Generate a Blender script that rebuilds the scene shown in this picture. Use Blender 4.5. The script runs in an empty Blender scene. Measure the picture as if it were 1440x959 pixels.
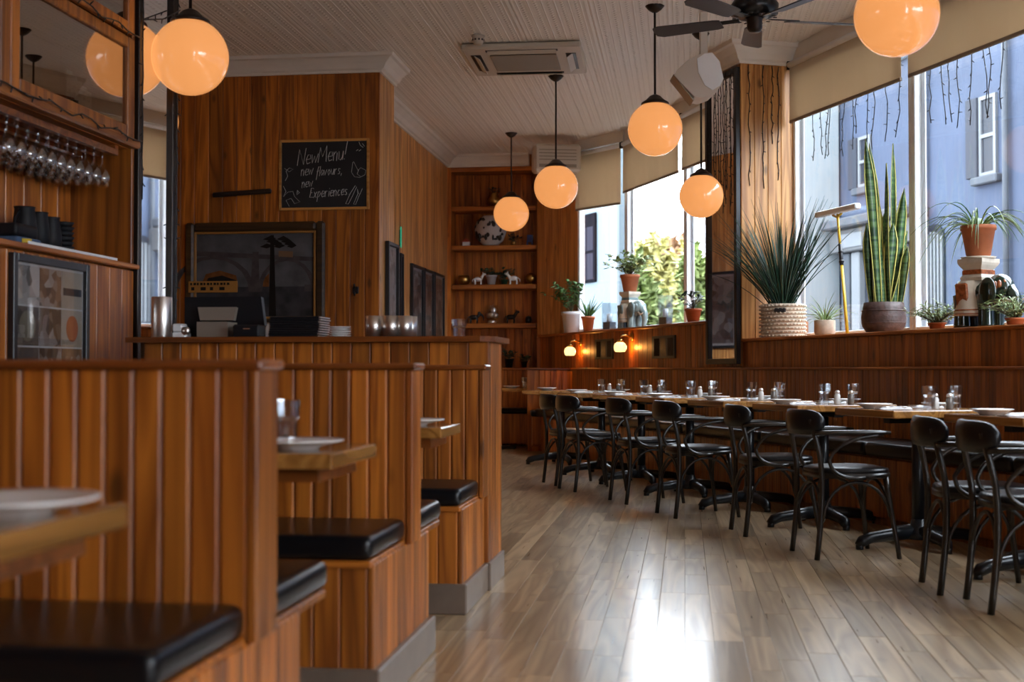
import bpy, bmesh, math, random
from mathutils import Vector, Matrix
rnd = random.Random(7)
PI = math.pi
sc = bpy.context.scene
col = sc.collection

# ------------------------------------------------------------------ camera, sky, exposure
FPX = 1820.0                                   # focal length in pixels of a 1440 px wide frame
TH = math.atan(242 / FPX)                      # the booths run along world Y, the camera looks a little to the left
EYE = 1.0
cd = bpy.data.cameras.new('camera'); cam = bpy.data.objects.new('camera', cd); col.objects.link(cam)
cam.location = (0, 0, EYE)
cam.rotation_euler = (PI / 2 + math.atan(40.5 / FPX), 0, TH)
cd.sensor_width = 36.0; cd.lens = FPX / 1440 * 36
cd.dof.use_dof = True; cd.dof.focus_distance = 9.5; cd.dof.aperture_fstop = 2.8
cd.clip_end = 300
sc.camera = cam
w = bpy.data.worlds.new('sky'); sc.world = w; w.use_nodes = True
bgn = w.node_tree.nodes['Background']
bgn.inputs['Color'].default_value = (0.86, 0.93, 1.0, 1)
bgn.inputs['Strength'].default_value = 9.0
sc.view_settings.view_transform = 'Standard'
sc.view_settings.look = 'None'
sc.view_settings.exposure = 0.65
sc.view_settings.gamma = 1.0
sc.view_settings.use_curve_mapping = False

# ------------------------------------------------------------------ frames of reference
CT, ST = math.cos(TH), math.sin(TH)
def cw(xc, zc):                                # camera-aligned ground coordinates -> world
    return (xc * CT - zc * ST, xc * ST + zc * CT)
def at(px, py, Z):                             # surveyed point of the photograph at distance Z
    X, Y = cw((px - 720) / FPX * Z, Z)
    return (X, Y, EYE + (520 - py) / FPX * Z)
def yx(px, X):                                 # where the plane X = const is met at pixel column px -> Y
    r = (px - 720) / FPX
    return X * (CT + r * ST) / (r * CT - ST)
def xy(px, Y):
    r = (px - 720) / FPX
    return Y * (r * CT - ST) / (CT + r * ST)
BA = TH + math.atan(510 / FPX)                 # the window wall runs at this angle to the booths
CB, SB = math.cos(BA), math.sin(BA)
def B(o, s, z=0.0):                            # o = distance to the right of the camera line, s = along the wall
    return (o * CB - s * SB, o * SB + s * CB, z)
def sB(px, o):                                 # s on the plane o at pixel column px
    r = (px - 720) / FPX; a = BA - TH
    return o * (math.cos(a) - r * math.sin(a)) / (math.sin(a) + r * math.cos(a))

# ------------------------------------------------------------------ mesh helpers
class MB:
    def __init__(s): s.v = []; s.f = []; s.sm = []
    def add(s, vs, fs, smooth=False, M=None):
        n = len(s.v)
        s.v += [tuple(M @ Vector(q)) if M is not None else tuple(q) for q in vs]
        s.f += [tuple(i + n for i in f) for f in fs]
        s.sm += [smooth] * len(fs)
        return s
    def box(s, x0, x1, y0, y1, z0, z1, b=0.0, M=None):
        if b <= 0:
            vs = [(x, y, z) for x in (x0, x1) for y in (y0, y1) for z in (z0, z1)]
            return s.add(vs, [(0,1,3,2),(4,6,7,5),(0,4,5,1),(2,3,7,6),(0,2,6,4),(1,5,7,3)], False, M)
        b = min(b, (x1-x0)/2.01, (y1-y0)/2.01, (z1-z0)/2.01)
        vs = []; ix = {}
        for i in (0,1):
            for j in (0,1):
                for k in (0,1):
                    X, Y, Z = (x0,x1)[i], (y0,y1)[j], (z0,z1)[k]
                    dx, dy, dz = (b,-b)[i], (b,-b)[j], (b,-b)[k]
                    for a, p in enumerate(((X,Y+dy,Z+dz),(X+dx,Y,Z+dz),(X+dx,Y+dy,Z))):
                        ix[i,j,k,a] = len(vs); vs.append(p)
        fs = []
        for i in (0,1):
            q = [ix[i,0,0,0],ix[i,1,0,0],ix[i,1,1,0],ix[i,0,1,0]]; fs.append(q if i else q[::-1])
            q = [ix[0,i,0,1],ix[1,i,0,1],ix[1,i,1,1],ix[0,i,1,1]]; fs.append(q[::-1] if i else q)
            q = [ix[0,0,i,2],ix[1,0,i,2],ix[1,1,i,2],ix[0,1,i,2]]; fs.append(q if i else q[::-1])
        for i in (0,1):
            for j in (0,1):
                q = [ix[i,j,0,0],ix[i,j,1,0],ix[i,j,1,1],ix[i,j,0,1]]; fs.append(q if i==j else q[::-1])
                q = [ix[i,0,j,0],ix[i,1,j,0],ix[i,1,j,2],ix[i,0,j,2]]; fs.append(q[::-1] if i==j else q)
                q = [ix[0,i,j,1],ix[1,i,j,1],ix[1,i,j,2],ix[0,i,j,2]]; fs.append(q if i==j else q[::-1])
                for k in (0,1):
                    q = [ix[i,j,k,0],ix[i,j,k,1],ix[i,j,k,2]]; fs.append(q if (i+j+k)%2 else q[::-1])
        return s.add(vs, fs, False, M)
    def lathe(s, prof, n=20, c=(0,0,0), smooth=True, M=None, sx=1, sy=1):
        vs = []; fs = []; m = len(prof)
        for i in range(n):
            a = 2*PI*i/n
            for r, z in prof: vs.append((c[0]+r*math.cos(a)*sx, c[1]+r*math.sin(a)*sy, c[2]+z))
        for i in range(n):
            j = (i+1) % n
            for k in range(m-1): fs.append((i*m+k, j*m+k, j*m+k+1, i*m+k+1))
        if prof[0][0] > 1e-6: fs.append(tuple(i*m for i in range(n))[::-1])
        if prof[-1][0] > 1e-6: fs.append(tuple(i*m+m-1 for i in range(n)))
        return s.add(vs, fs, smooth, M)
    def cyl(s, p0, p1, r0, r1=None, n=12, smooth=True):
        return s.tube([p0, p1], [r0, r0 if r1 is None else r1], n, smooth)
    def tube(s, pts, r, n=8, smooth=True, flat=None):
        pts = [Vector(p) for p in pts]; m = len(pts)
        rs = list(r) if isinstance(r, (list, tuple)) else [r]*m
        vs = []; fs = []; ref = None
        for i, p in enumerate(pts):
            d = (pts[min(i+1,m-1)] - pts[max(i-1,0)])
            d = d.normalized() if d.length > 1e-9 else Vector((0,0,1))
            if ref is None:
                ref = Vector((0,0,1)) if abs(d.z) < 0.9 else Vector((1,0,0))
            u = d.cross(ref); u = u.normalized() if u.length > 1e-6 else d.orthogonal().normalized()
            v = u.cross(d).normalized(); ref = v
            for k in range(n):
                a = 2*PI*k/n
                fl = flat if flat else 1.0
                vs.append(p + (u*math.cos(a) + v*math.sin(a)*fl) * rs[i])
        for i in range(m-1):
            for k in range(n):
                l = (k+1) % n
                fs.append((i*n+k, i*n+l, (i+1)*n+l, (i+1)*n+k))
        fs.append(tuple(range(n))[::-1]); fs.append(tuple((m-1)*n+k for k in range(n)))
        return s.add(vs, fs, smooth)
    def ell(s, c, r, n=14, m=8, M=None):
        prof = [(math.sin(PI*k/m), -math.cos(PI*k/m)) for k in range(m+1)]
        prof[0] = (0, -1); prof[-1] = (0, 1)
        rx, ry, rz = r if isinstance(r, (tuple, list)) else (r, r, r)
        vs = []; fs = []; q = len(prof)
        for i in range(n):
            a = 2*PI*i/n
            for rr, z in prof: vs.append((c[0]+rr*math.cos(a)*rx, c[1]+rr*math.sin(a)*ry, c[2]+z*rz))
        for i in range(n):
            j = (i+1) % n
            for k in range(q-1):
                a, b_, c_, d_ = i*q+k, j*q+k, j*q+k+1, i*q+k+1
                fs.append((a, c_, d_) if k == 0 else ((a, b_, c_) if k == q-2 else (a, b_, c_, d_)))
        return s.add(vs, fs, True, M)
    def prism(s, poly, z0, z1, M=None, smooth=False):      # polygon in XY extruded along Z
        n = len(poly)
        vs = [(x, y, z0) for x, y in poly] + [(x, y, z1) for x, y in poly]
        fs = [tuple(range(n))[::-1], tuple(range(n, 2*n))] + [(i, (i+1)%n, n+(i+1)%n, n+i) for i in range(n)]
        return s.add(vs, fs, smooth, M)
    def blade(s, base, az, tilt, L, wd, droop, n=6, fold=0.25, tip=0.05, wprof=None, th=0.0015):
        # a folded leaf blade with real thickness (closed strip)
        p = Vector(base); d = Vector((math.cos(az)*math.sin(tilt), math.sin(az)*math.sin(tilt), math.cos(tilt)))
        side = Vector((-math.sin(az), math.cos(az), 0)); pts = []
        for i in range(n+1):
            t = i/n
            ww = wd * (wprof(t) if wprof else (1-(1-tip)*t**2.2))
            up = side.cross(d).normalized()
            if up.z < 0 and tilt < 1.4: up = -up
            pts.append((p - side*ww/2 + up*ww*fold, p.copy(), p + side*ww/2 + up*ww*fold, up.copy()))
            p = p + d*(L/n)
            tl = droop*(1/n)
            d = (d + Vector((math.cos(az)*0.5, math.sin(az)*0.5, -1))*tl*(0.5+t)).normalized()
        vs = []; fs = []
        for a, b_, c_, u in pts: vs += [a, b_, c_, b_ - u*th]
        for i in range(n):
            o = i*4
            for k in range(4):
                l = (k+1) % 4
                fs.append((o+k, o+l, o+4+l, o+4+k))
        fs.append((0,1,2,3)); fs.append((n*4+3, n*4+2, n*4+1, n*4))
        return s.add(vs, fs, True)
    def mesh(s, name, m=None):
        me = bpy.data.meshes.new(name); me.from_pydata(s.v, [], s.f); me.update()
        me.polygons.foreach_set('use_smooth', s.sm)
        if m is not None: me.materials.append(m)
        return me
    def build(s, name, m, parent=None, loc=(0,0,0), rz=0.0, rot=None):
        o = bpy.data.objects.new(name, s.mesh(name, m)); col.objects.link(o)
        o.location = loc; o.rotation_euler = rot if rot else (0, 0, rz)
        if parent is not None: o.parent = parent
        return o

def tag(o, label, cat=None, group=None, kind=None):
    if label: o['label'] = label
    if cat: o['category'] = cat
    if group: o['group'] = group
    if kind: o['kind'] = kind
    return o
def thing(name, label, cat, loc=(0,0,0), rz=0.0, group=None):
    o = bpy.data.objects.new(name, None); col.objects.link(o)
    o.location = loc; o.rotation_euler = (0, 0, rz); o.empty_display_size = 0.1
    return tag(o, label, cat, group)
def copy_tree(o, parent=None, loc=None, rz=None, label=None, group=None):
    c = o.copy(); col.objects.link(c); c.parent = parent
    if loc is not None: c.location = loc
    if rz is not None: c.rotation_euler = (0, 0, rz)
    if label: c['label'] = label
    if group: c['group'] = group
    for ch in o.children: copy_tree(ch, c)
    return c
_bc = {}
def board(name, parent, m, c, size, rz=0.0, bev=0.004):
    sx, sy, sz = [max(0.002, round(q, 3)) for q in size]
    k = (sx, sy, sz, m.name, bev)
    if k not in _bc:
        _bc[k] = MB().box(-sx/2, sx/2, -sy/2, sy/2, -sz/2, sz/2, bev).mesh(name, m)
    o = bpy.data.objects.new(name, _bc[k]); col.objects.link(o)
    o.location = c; o.rotation_euler = (0, 0, rz); o.parent = parent
    return o
def struct(name, mb, m, **k): return tag(mb.build(name, m, **k), None, None, None, 'structure')

# ------------------------------------------------------------------ materials
def nt(name):
    m = bpy.data.materials.new(name); m.use_nodes = True
    t = m.node_tree; return m, t, t.nodes, t.links, t.nodes['Principled BSDF']
_mc = {}
def mat(name, c, rough=0.5, metal=0.0, emis=None, es=0.0, spec=None, coat=0.0, noise=0.0, nscale=30.0, bump=0.0, bscale=200.0, trans=0.0, ior=1.45, alpha=None):
    m, t, N, L, p = nt(name)
    p.inputs['Base Color'].default_value = (*c, 1)
    p.inputs['Roughness'].default_value = rough; p.inputs['Metallic'].default_value = metal
    if spec is not None: p.inputs['Specular IOR Level'].default_value = spec
    if coat: p.inputs['Coat Weight'].default_value = coat; p.inputs['Coat Roughness'].default_value = 0.1
    if emis: p.inputs['Emission Color'].default_value = (*emis, 1); p.inputs['Emission Strength'].default_value = es
    if trans: p.inputs['Transmission Weight'].default_value = trans; p.inputs['IOR'].default_value = ior
    if noise:
        tc = N.new('ShaderNodeTexCoord'); nz = N.new('ShaderNodeTexNoise'); nz.inputs['Scale'].default_value = nscale; nz.inputs['Detail'].default_value = 5
        L.new(tc.outputs['Object'], nz.inputs['Vector'])
        r = N.new('ShaderNodeMapRange'); r.inputs['From Min'].default_value = 0.3; r.inputs['From Max'].default_value = 0.7
        r.inputs['To Min'].default_value = 1-noise; r.inputs['To Max'].default_value = 1+noise
        L.new(nz.outputs['Fac'], r.inputs['Value'])
        mx = N.new('ShaderNodeVectorMath'); mx.operation = 'SCALE'; mx.inputs[0].default_value = c
        L.new(r.outputs['Result'], mx.inputs['Scale']); L.new(mx.outputs['Vector'], p.inputs['Base Color'])
    if bump:
        tc = N.new('ShaderNodeTexCoord'); nz = N.new('ShaderNodeTexNoise'); nz.inputs['Scale'].default_value = bscale; nz.inputs['Detail'].default_value = 3
        L.new(tc.outputs['Object'], nz.inputs['Vector'])
        b = N.new('ShaderNodeBump'); b.inputs['Strength'].default_value = bump; b.inputs['Distance'].default_value = 0.004
        L.new(nz.outputs['Fac'], b.inputs['Height']); L.new(b.outputs['Normal'], p.inputs['Normal'])
    return m
def wood(name, dark, light, axis=2, rough=0.43, vary=0.3, knots=0.6, fine=1.0, coat=0.08, bump=0.08, rvar=0.0):
    m, t, N, L, p = nt(name)
    tc = N.new('ShaderNodeTexCoord'); oi = N.new('ShaderNodeObjectInfo'); ge = N.new('ShaderNodeNewGeometry')
    ad = N.new('ShaderNodeMath'); ad.operation = 'ADD'
    L.new(oi.outputs['Random'], ad.inputs[0]); L.new(ge.outputs['Random Per Island'], ad.inputs[1])
    fr = N.new('ShaderNodeMath'); fr.operation = 'FRACT'; L.new(ad.outputs[0], fr.inputs[0])
    off = N.new('ShaderNodeMath'); off.operation = 'MULTIPLY'; off.inputs[1].default_value = 37.0; L.new(ad.outputs[0], off.inputs[0])
    va = N.new('ShaderNodeVectorMath'); va.operation = 'ADD'
    L.new(tc.outputs['Object'], va.inputs[0]); L.new(off.outputs[0], va.inputs[1])
    mp = N.new('ShaderNodeMapping'); sc_ = [9.0*fine]*3; sc_[axis] = 0.55*fine; mp.inputs['Scale'].default_value = sc_
    L.new(va.outputs['Vector'], mp.inputs['Vector'])
    n1 = N.new('ShaderNodeTexNoise'); n1.inputs['Scale'].default_value = 1.0; n1.inputs['Detail'].default_value = 2.0; n1.inputs['Distortion'].default_value = 0.6
    L.new(mp.outputs['Vector'], n1.inputs['Vector'])
    mu = N.new('ShaderNodeMath'); mu.operation = 'MULTIPLY'; mu.inputs[1].default_value = 9.0; L.new(n1.outputs['Fac'], mu.inputs[0])
    f2 = N.new('ShaderNodeMath'); f2.operation = 'PINGPONG'; f2.inputs[1].default_value = 1.0; L.new(mu.outputs[0], f2.inputs[0])
    mp2 = N.new('ShaderNodeMapping'); s2 = [120.0*fine]*3; s2[axis] = 3.0*fine; mp2.inputs['Scale'].default_value = s2
    L.new(va.outputs['Vector'], mp2.inputs['Vector'])
    n2 = N.new('ShaderNodeTexNoise'); n2.inputs['Scale'].default_value = 1.0; n2.inputs['Detail'].default_value = 4.0
    L.new(mp2.outputs['Vector'], n2.inputs['Vector'])
    mixf = N.new('ShaderNodeMath'); mixf.operation = 'MULTIPLY_ADD'; mixf.inputs[1].default_value = 0.45; L.new(n2.outputs['Fac'], mixf.inputs[0])
    h = N.new('ShaderNodeMath'); h.operation = 'MULTIPLY'; h.inputs[1].default_value = 0.6; L.new(f2.outputs[0], h.inputs[0])
    L.new(h.outputs[0], mixf.inputs[2])
    cr = N.new('ShaderNodeValToRGB'); cr.color_ramp.elements[0].position = 0.12; cr.color_ramp.elements[1].position = 0.85
    cr.color_ramp.elements[0].color = (*dark, 1); cr.color_ramp.elements[1].color = (*light, 1)
    L.new(mixf.outputs[0], cr.inputs['Fac'])
    br = N.new('ShaderNodeMapRange'); br.inputs['To Min'].default_value = 1-vary; br.inputs['To Max'].default_value = 1+vary
    L.new(fr.outputs[0], br.inputs['Value'])
    last = N.new('ShaderNodeVectorMath'); last.operation = 'SCALE'
    L.new(cr.outputs['Color'], last.inputs[0]); L.new(br.outputs['Result'], last.inputs['Scale'])
    out = last.outputs['Vector']
    if knots > 0:
        mk = N.new('ShaderNodeMapping'); s3 = [5.0]*3; s3[axis] = 2.2; mk.inputs['Scale'].default_value = s3
        L.new(va.outputs['Vector'], mk.inputs['Vector'])
        vo = N.new('ShaderNodeTexVoronoi'); vo.inputs['Scale'].default_value = 1.0; vo.inputs['Randomness'].default_value = 1.0
        L.new(mk.outputs['Vector'], vo.inputs['Vector'])
        kr = N.new('ShaderNodeMapRange'); kr.inputs['From Min'].default_value = 0.05; kr.inputs['From Max'].default_value = 0.13
        kr.inputs['To Min'].default_value = 1-knots; kr.inputs['To Max'].default_value = 1.0
        L.new(vo.outputs['Distance'], kr.inputs['Value'])
        k2 = N.new('ShaderNodeVectorMath'); k2.operation = 'SCALE'; L.new(out, k2.inputs[0]); L.new(kr.outputs['Result'], k2.inputs['Scale'])
        out = k2.outputs['Vector']
    L.new(out, p.inputs['Base Color'])
    p.inputs['Roughness'].default_value = rough
    if rvar:
        rr = N.new('ShaderNodeMapRange'); rr.inputs['To Min'].default_value = rough-rvar; rr.inputs['To Max'].default_value = rough+rvar
        L.new(n2.outputs['Fac'], rr.inputs['Value']); L.new(rr.outputs['Result'], p.inputs['Roughness'])
    p.inputs['Coat Weight'].default_value = coat; p.inputs['Coat Roughness'].default_value = 0.15
    b = N.new('ShaderNodeBump'); b.inputs['Strength'].default_value = bump; b.inputs['Distance'].default_value = 0.002
    L.new(mixf.outputs[0], b.inputs['Height']); L.new(b.outputs['Normal'], p.inputs['Normal'])
    return m
def glassy(name, tint, refl, rough=0.0, gcol=(1,1,1)):          # a thin pane: see-through plus its own gloss
    m = bpy.data.materials.new(name); m.use_nodes = True; t = m.node_tree; N, L = t.nodes, t.links
    for n in list(N): N.remove(n)
    o = N.new('ShaderNodeOutputMaterial'); a = N.new('ShaderNodeBsdfTransparent'); g = N.new('ShaderNodeBsdfGlossy'); x = N.new('ShaderNodeMixShader')
    a.inputs['Color'].default_value = (*tint, 1); g.inputs['Roughness'].default_value = rough; g.inputs['Color'].default_value = (*gcol, 1)
    x.inputs['Fac'].default_value = refl
    L.new(a.outputs[0], x.inputs[1]); L.new(g.outputs[0], x.inputs[2]); L.new(x.outputs[0], o.inputs['Surface'])
    return m
def cloth(name, c):                            # woven blind that lets some daylight through
    m, t, N, L, p = nt(name)
    p.inputs['Base Color'].default_value = (*c, 1); p.inputs['Roughness'].default_value = 0.9
    tr = N.new('ShaderNodeBsdfTranslucent'); tr.inputs['Color'].default_value = (c[0]*1.05, c[1]*1.05, c[2]*1.08, 1)
    x = N.new('ShaderNodeMixShader'); x.inputs['Fac'].default_value = 0.42
    L.new(p.outputs[0], x.inputs[1]); L.new(tr.outputs[0], x.inputs[2]); L.new(x.outputs[0], N['Material Output'].inputs['Surface'])
    return m
PD, PL = (0.165, 0.038, 0.0035), (0.48, 0.150, 0.016)
M = dict(
    pine=wood('pine_boards', PD, PL, 2),
    pale=wood('brightened_pale_pine', (0.34, 0.125, 0.028), (0.74, 0.37, 0.115), 2, vary=0.2),  # paler boards, lightened further in place of missing window light
    pine_x=wood('pine_along_x', PD, PL, 0),
    pine_y=wood('pine_along_y', PD, PL, 1),
    red=wood('varnished_red_pine', (0.14, 0.034, 0.004), (0.42, 0.125, 0.015), 2),
    red_y=wood('varnished_red_pine_rail', (0.14, 0.034, 0.004), (0.42, 0.125, 0.016), 1),
    rail=wood('booth_cap_wood', (0.12, 0.030, 0.006), (0.30, 0.085, 0.016), 0, rough=0.3),
    top=wood('table_top_wood', (0.17, 0.065, 0.012), (0.42, 0.19, 0.045), 1, rough=0.22, vary=0.1, knots=0, coat=0.5),
    floor=wood('oak_floor', (0.26, 0.165, 0.083), (0.50, 0.355, 0.205), 1, rough=0.30, vary=0.28, knots=0.3, fine=1.0, coat=0.6, bump=0.05, rvar=0.06),
    kick=mat('grey_brown_kickboard', (0.17, 0.125, 0.095), 0.32, coat=0.25, noise=0.15, nscale=8),
    leather=mat('black_leather', (0.005, 0.005, 0.006), 0.30, spec=0.32, bump=0.12, bscale=60),
    blackwood=wood('black_stained_beech', (0.003, 0.0025, 0.002), (0.014, 0.008, 0.004), 2, rough=0.30, vary=0.1, knots=0, coat=0.05, bump=0.02),
    iron=mat('black_cast_iron', (0.006, 0.007, 0.009), 0.3, 0.0, spec=0.4, coat=0.1),
    white=mat('white_paint', (0.78, 0.80, 0.82), 0.45, noise=0.04, nscale=5),
    cream=mat('cream_cornice_paint', (0.72, 0.67, 0.60), 0.55, noise=0.06, nscale=4),
    ceil=None,
    blind=cloth('beige_blind_cloth', (0.62, 0.50, 0.35)),
    steel=mat('brushed_steel', (0.74, 0.70, 0.66), 0.34, 1.0),
    black=mat('black_plastic', (0.008, 0.008, 0.010), 0.55, spec=0.25),
    greyplastic=mat('grey_brown_plastic', (0.22, 0.18, 0.145), 0.45),
    dark=mat('dark_brown_metal', (0.028, 0.020, 0.016), 0.35, 0.6),
    globe=mat('lit_opal_globe', (0.36, 0.15, 0.055), 0.12, emis=(1.0, 0.40, 0.125), es=0.52, coat=0.5),
    sconce=mat('lit_sconce_glass', (0.7, 0.55, 0.3), 0.2, emis=(1.0, 0.72, 0.26), es=1.25),
    brass=mat('aged_brass', (0.45, 0.27, 0.08), 0.3, 1.0),
    mirror=mat('mirror_silver', (0.86, 0.86, 0.86), 0.02, 1.0),
    frame=mat('black_frame', (0.010, 0.009, 0.010), 0.35),
    slate=mat('blackboard_slate', (0.010, 0.009, 0.010), 0.7, noise=0.2, nscale=6),
    chalk=mat('chalk', (0.72, 0.70, 0.68), 0.9),
    oakframe=wood('light_oak_frame', (0.30, 0.12, 0.02), (0.50, 0.24, 0.06), 0, knots=0),
    china=mat('white_china', (0.80, 0.79, 0.77), 0.18, coat=0.4),
    napkin=mat('white_napkin', (0.78, 0.79, 0.82), 0.9, bump=0.1, bscale=80),
    pane=glassy('window_glass', (0.96, 0.98, 1.0), 0.05),
    cabglass=glassy('cabinet_glass', (0.62, 0.60, 0.58), 0.46, 0.01, (0.85, 0.80, 0.76)),
    picglass=glassy('picture_glass', (0.95, 0.95, 0.95), 0.10, 0.02),
    thinglass=glassy('thin_clear_glass', (0.95, 0.96, 0.97), 0.16, 0.0), tumblerglass=glassy('fluted_glass', (0.90, 0.92, 0.94), 0.24, 0.06), frost=glassy('frosted_glass', (0.90, 0.93, 0.95), 0.14, 0.25),
    glass=mat('clear_glass', (1, 1, 1), 0.0, trans=1.0, ior=1.45),
    terra=mat('terracotta', (0.42, 0.125, 0.045), 0.7, noise=0.12, nscale=12),
    greypot=mat('grey_ceramic_pot', (0.46, 0.44, 0.44), 0.5, noise=0.05),
    soil=mat('potting_soil', (0.03, 0.02, 0.013), 0.95, bump=0.6, bscale=90),
    leaf=mat('mid_green_leaf', (0.060, 0.135, 0.030), 0.45, noise=0.4, nscale=14),
    leafdk=mat('dark_green_leaf', (0.014, 0.045, 0.022), 0.40, noise=0.4, nscale=10),
    leafpale=mat('pale_green_leaf', (0.24, 0.32, 0.11), 0.5, noise=0.35, nscale=16),
    stem=mat('plant_stem', (0.09, 0.075, 0.03), 0.7),
    basket=mat('woven_basket', (0.58, 0.47, 0.36), 0.85, noise=0.15, nscale=25),
    rough_pot=mat('dark_textured_pot', (0.075, 0.045, 0.038), 0.5, noise=0.35, nscale=25, bump=0.8, bscale=40),
    wire=mat('dark_light_wire', (0.018, 0.016, 0.016), 0.5),
    fan=mat('grey_fan_blade', (0.050, 0.052, 0.060), 0.4, noise=0.1, nscale=6),
    speaker=mat('beige_speaker_plastic', (0.58, 0.52, 0.45), 0.5),
    acwhite=mat('off_white_plastic', (0.56, 0.50, 0.42), 0.45),
    acgrille=mat('grey_grille', (0.27, 0.235, 0.19), 0.6),
)
M.update(
    mount=mat('picture_mount', (0.55, 0.55, 0.56), 0.8), mountgrey=mat('grey_mount', (0.40, 0.38, 0.37), 0.8),
    platepic=mat('pictured_plate', (0.20, 0.18, 0.13), 0.5),
    pframe=wood('dark_carved_frame', (0.020, 0.010, 0.004), (0.065, 0.032, 0.010), 0, knots=0), gilt=mat('dull_gilt', (0.26, 0.115, 0.02), 0.5),
    pcanvas=mat('grey_painted_sky', (0.075, 0.070, 0.072), 0.85, spec=0.1, noise=0.35, nscale=5), pwater=mat('painted_water', (0.034, 0.030, 0.031), 0.85, spec=0.1, noise=0.4, nscale=8),
    porange=mat('painted_orange', (0.13, 0.045, 0.012), 0.85, spec=0.1, noise=0.3, nscale=20), pdark=mat('painted_dark', (0.015, 0.012, 0.010), 0.85, spec=0.1),
    pbridge=mat('painted_stone', (0.055, 0.043, 0.041), 0.85, spec=0.1, noise=0.25, nscale=14), ptree=mat('painted_tree', (0.013, 0.009, 0.007), 0.85, spec=0.1),
    pbus=mat('painted_bus', (0.12, 0.06, 0.025), 0.6), psign=mat('yellow_sign', (0.30, 0.13, 0.02), 0.6),
)
def tin():
    m, t, N, L, p = nt('pressed_tin')
    p.inputs['Base Color'].default_value = (0.80, 0.75, 0.68, 1); p.inputs['Roughness'].default_value = 0.45
    tc = N.new('ShaderNodeTexCoord'); mp = N.new('ShaderNodeMapping'); mp.inputs['Scale'].default_value = (1, 1, 0)
    L.new(tc.outputs['Object'], mp.inputs['Vector'])
    vo = N.new('ShaderNodeTexVoronoi'); vo.inputs['Scale'].default_value = 36; vo.inputs['Randomness'].default_value = 0.15
    L.new(mp.outputs['Vector'], vo.inputs['Vector'])
    b = N.new('ShaderNodeBump'); b.inputs['Strength'].default_value = 0.22; b.inputs['Distance'].default_value = 0.010
    L.new(vo.outputs['Distance'], b.inputs['Height']); L.new(b.outputs['Normal'], p.inputs['Normal'])
    return m
M['ceil'] = tin()

CEIL = 3.88
CORN = 3.72
# ------------------------------------------------------------------ floor
XE = -0.885                                    # aisle ends of the booths
OUT = [(-7, -4.2), B(5.66, -6.98)[:2], B(5.66, 14.7)[:2], B(5.32, 15.46)[:2], B(5.06, 16.6)[:2], (-1.6, 17.62), (-7, 17.62)]
fl = struct('floor', MB().prism(OUT, -0.12, -0.012), M['floor'])
PW = 0.107
cand = []
cols = range(int(-6.0/PW), int(4.6/PW))
rr = random.Random(3)
for i in cols:
    X0 = i*PW; y = -3.0 + rr.random()*0.8
    while y < 17.6:
        Lp = rr.choice([0.55, 0.7, 0.85, 1.0]); yc = y + Lp/2; xc = X0 + PW/2
        o_ = xc*CB + yc*SB
        if o_ < 4.9:
            zc = -xc*ST + yc*CT; xx = xc*CT + yc*ST
            px = 720 + FPX*xx/max(zc, .1); py = 520 + FPX/max(zc, .1)
            vis = zc > 3.4 and -60 < px < 1500 and 600 < py < 1040 and xc > XE - 0.1 and o_ < 4.55
            cand.append((zc if vis else 99, xc, yc, Lp))
        y += Lp
cand.sort()
for k, (zc, xc, yc, Lp) in enumerate(cand[:300]):
    board('plank', fl, M['floor'], (xc, yc, -0.006), (PW-0.0012, Lp-0.0015, 0.012), 0, 0.0012)
mb = MB()
for (zc, xc, yc, Lp) in cand[300:]:
    mb.box(xc-PW/2+.0006, xc+PW/2-.0006, yc-Lp/2, yc+Lp/2-.0015, -0.012, 0.0)
tag(mb.build('planks', M['floor'], fl), None, None, None, 'stuff')

# ------------------------------------------------------------------ ceiling with pressed tin panels
ce = struct('ceiling', MB().prism(OUT, CEIL, CEIL+0.12), M['ceil'])
PS = 0.61
pm = MB(); h = PS/2 - 0.001
pm.box(-h, h, -h, h, -0.006, 0.0)
for xr, wr in ((-h+.02, .016), (h-.02, .016), (-h+.055, .008), (h-.055, .008), (-.05, .009), (.05, .009), (-.16, .006), (.16, .006)):
    pm.add([(xr-wr, -h, -.006), (xr, -h, -.0095), (xr+wr, -h, -.006), (xr-wr, h, -.006), (xr, h, -.0095), (xr+wr, h, -.006)], [(0,3,4,1), (1,4,5,2), (0,1,2), (5,4,3)])
for k in range(10):
    yy = -h + PS*(k+.5)/10
    for xr in (-.105, .105, -.215, .215, 0):
        pm.lathe([(.016, -.006), (.010, -.009), (0, -.010)], 6, (xr, yy, 0))
panel_me = pm.mesh('tin_panel', M['ceil'])
for i in range(-9, 6):
    for j in range(15, 29):
        xc, yc = i*PS+0.17, j*PS+0.3
        if yc > 17.0 or yc < 9.3 or (xc*CB + yc*SB) > 5.5: continue
        if yc > 11.6 and xc < -3.3: continue
        if xc < -4.4: continue
        o = bpy.data.objects.new('tin_panel', panel_me); col.objects.link(o); o.parent = ce; o.location = (xc, yc, CEIL)
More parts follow.
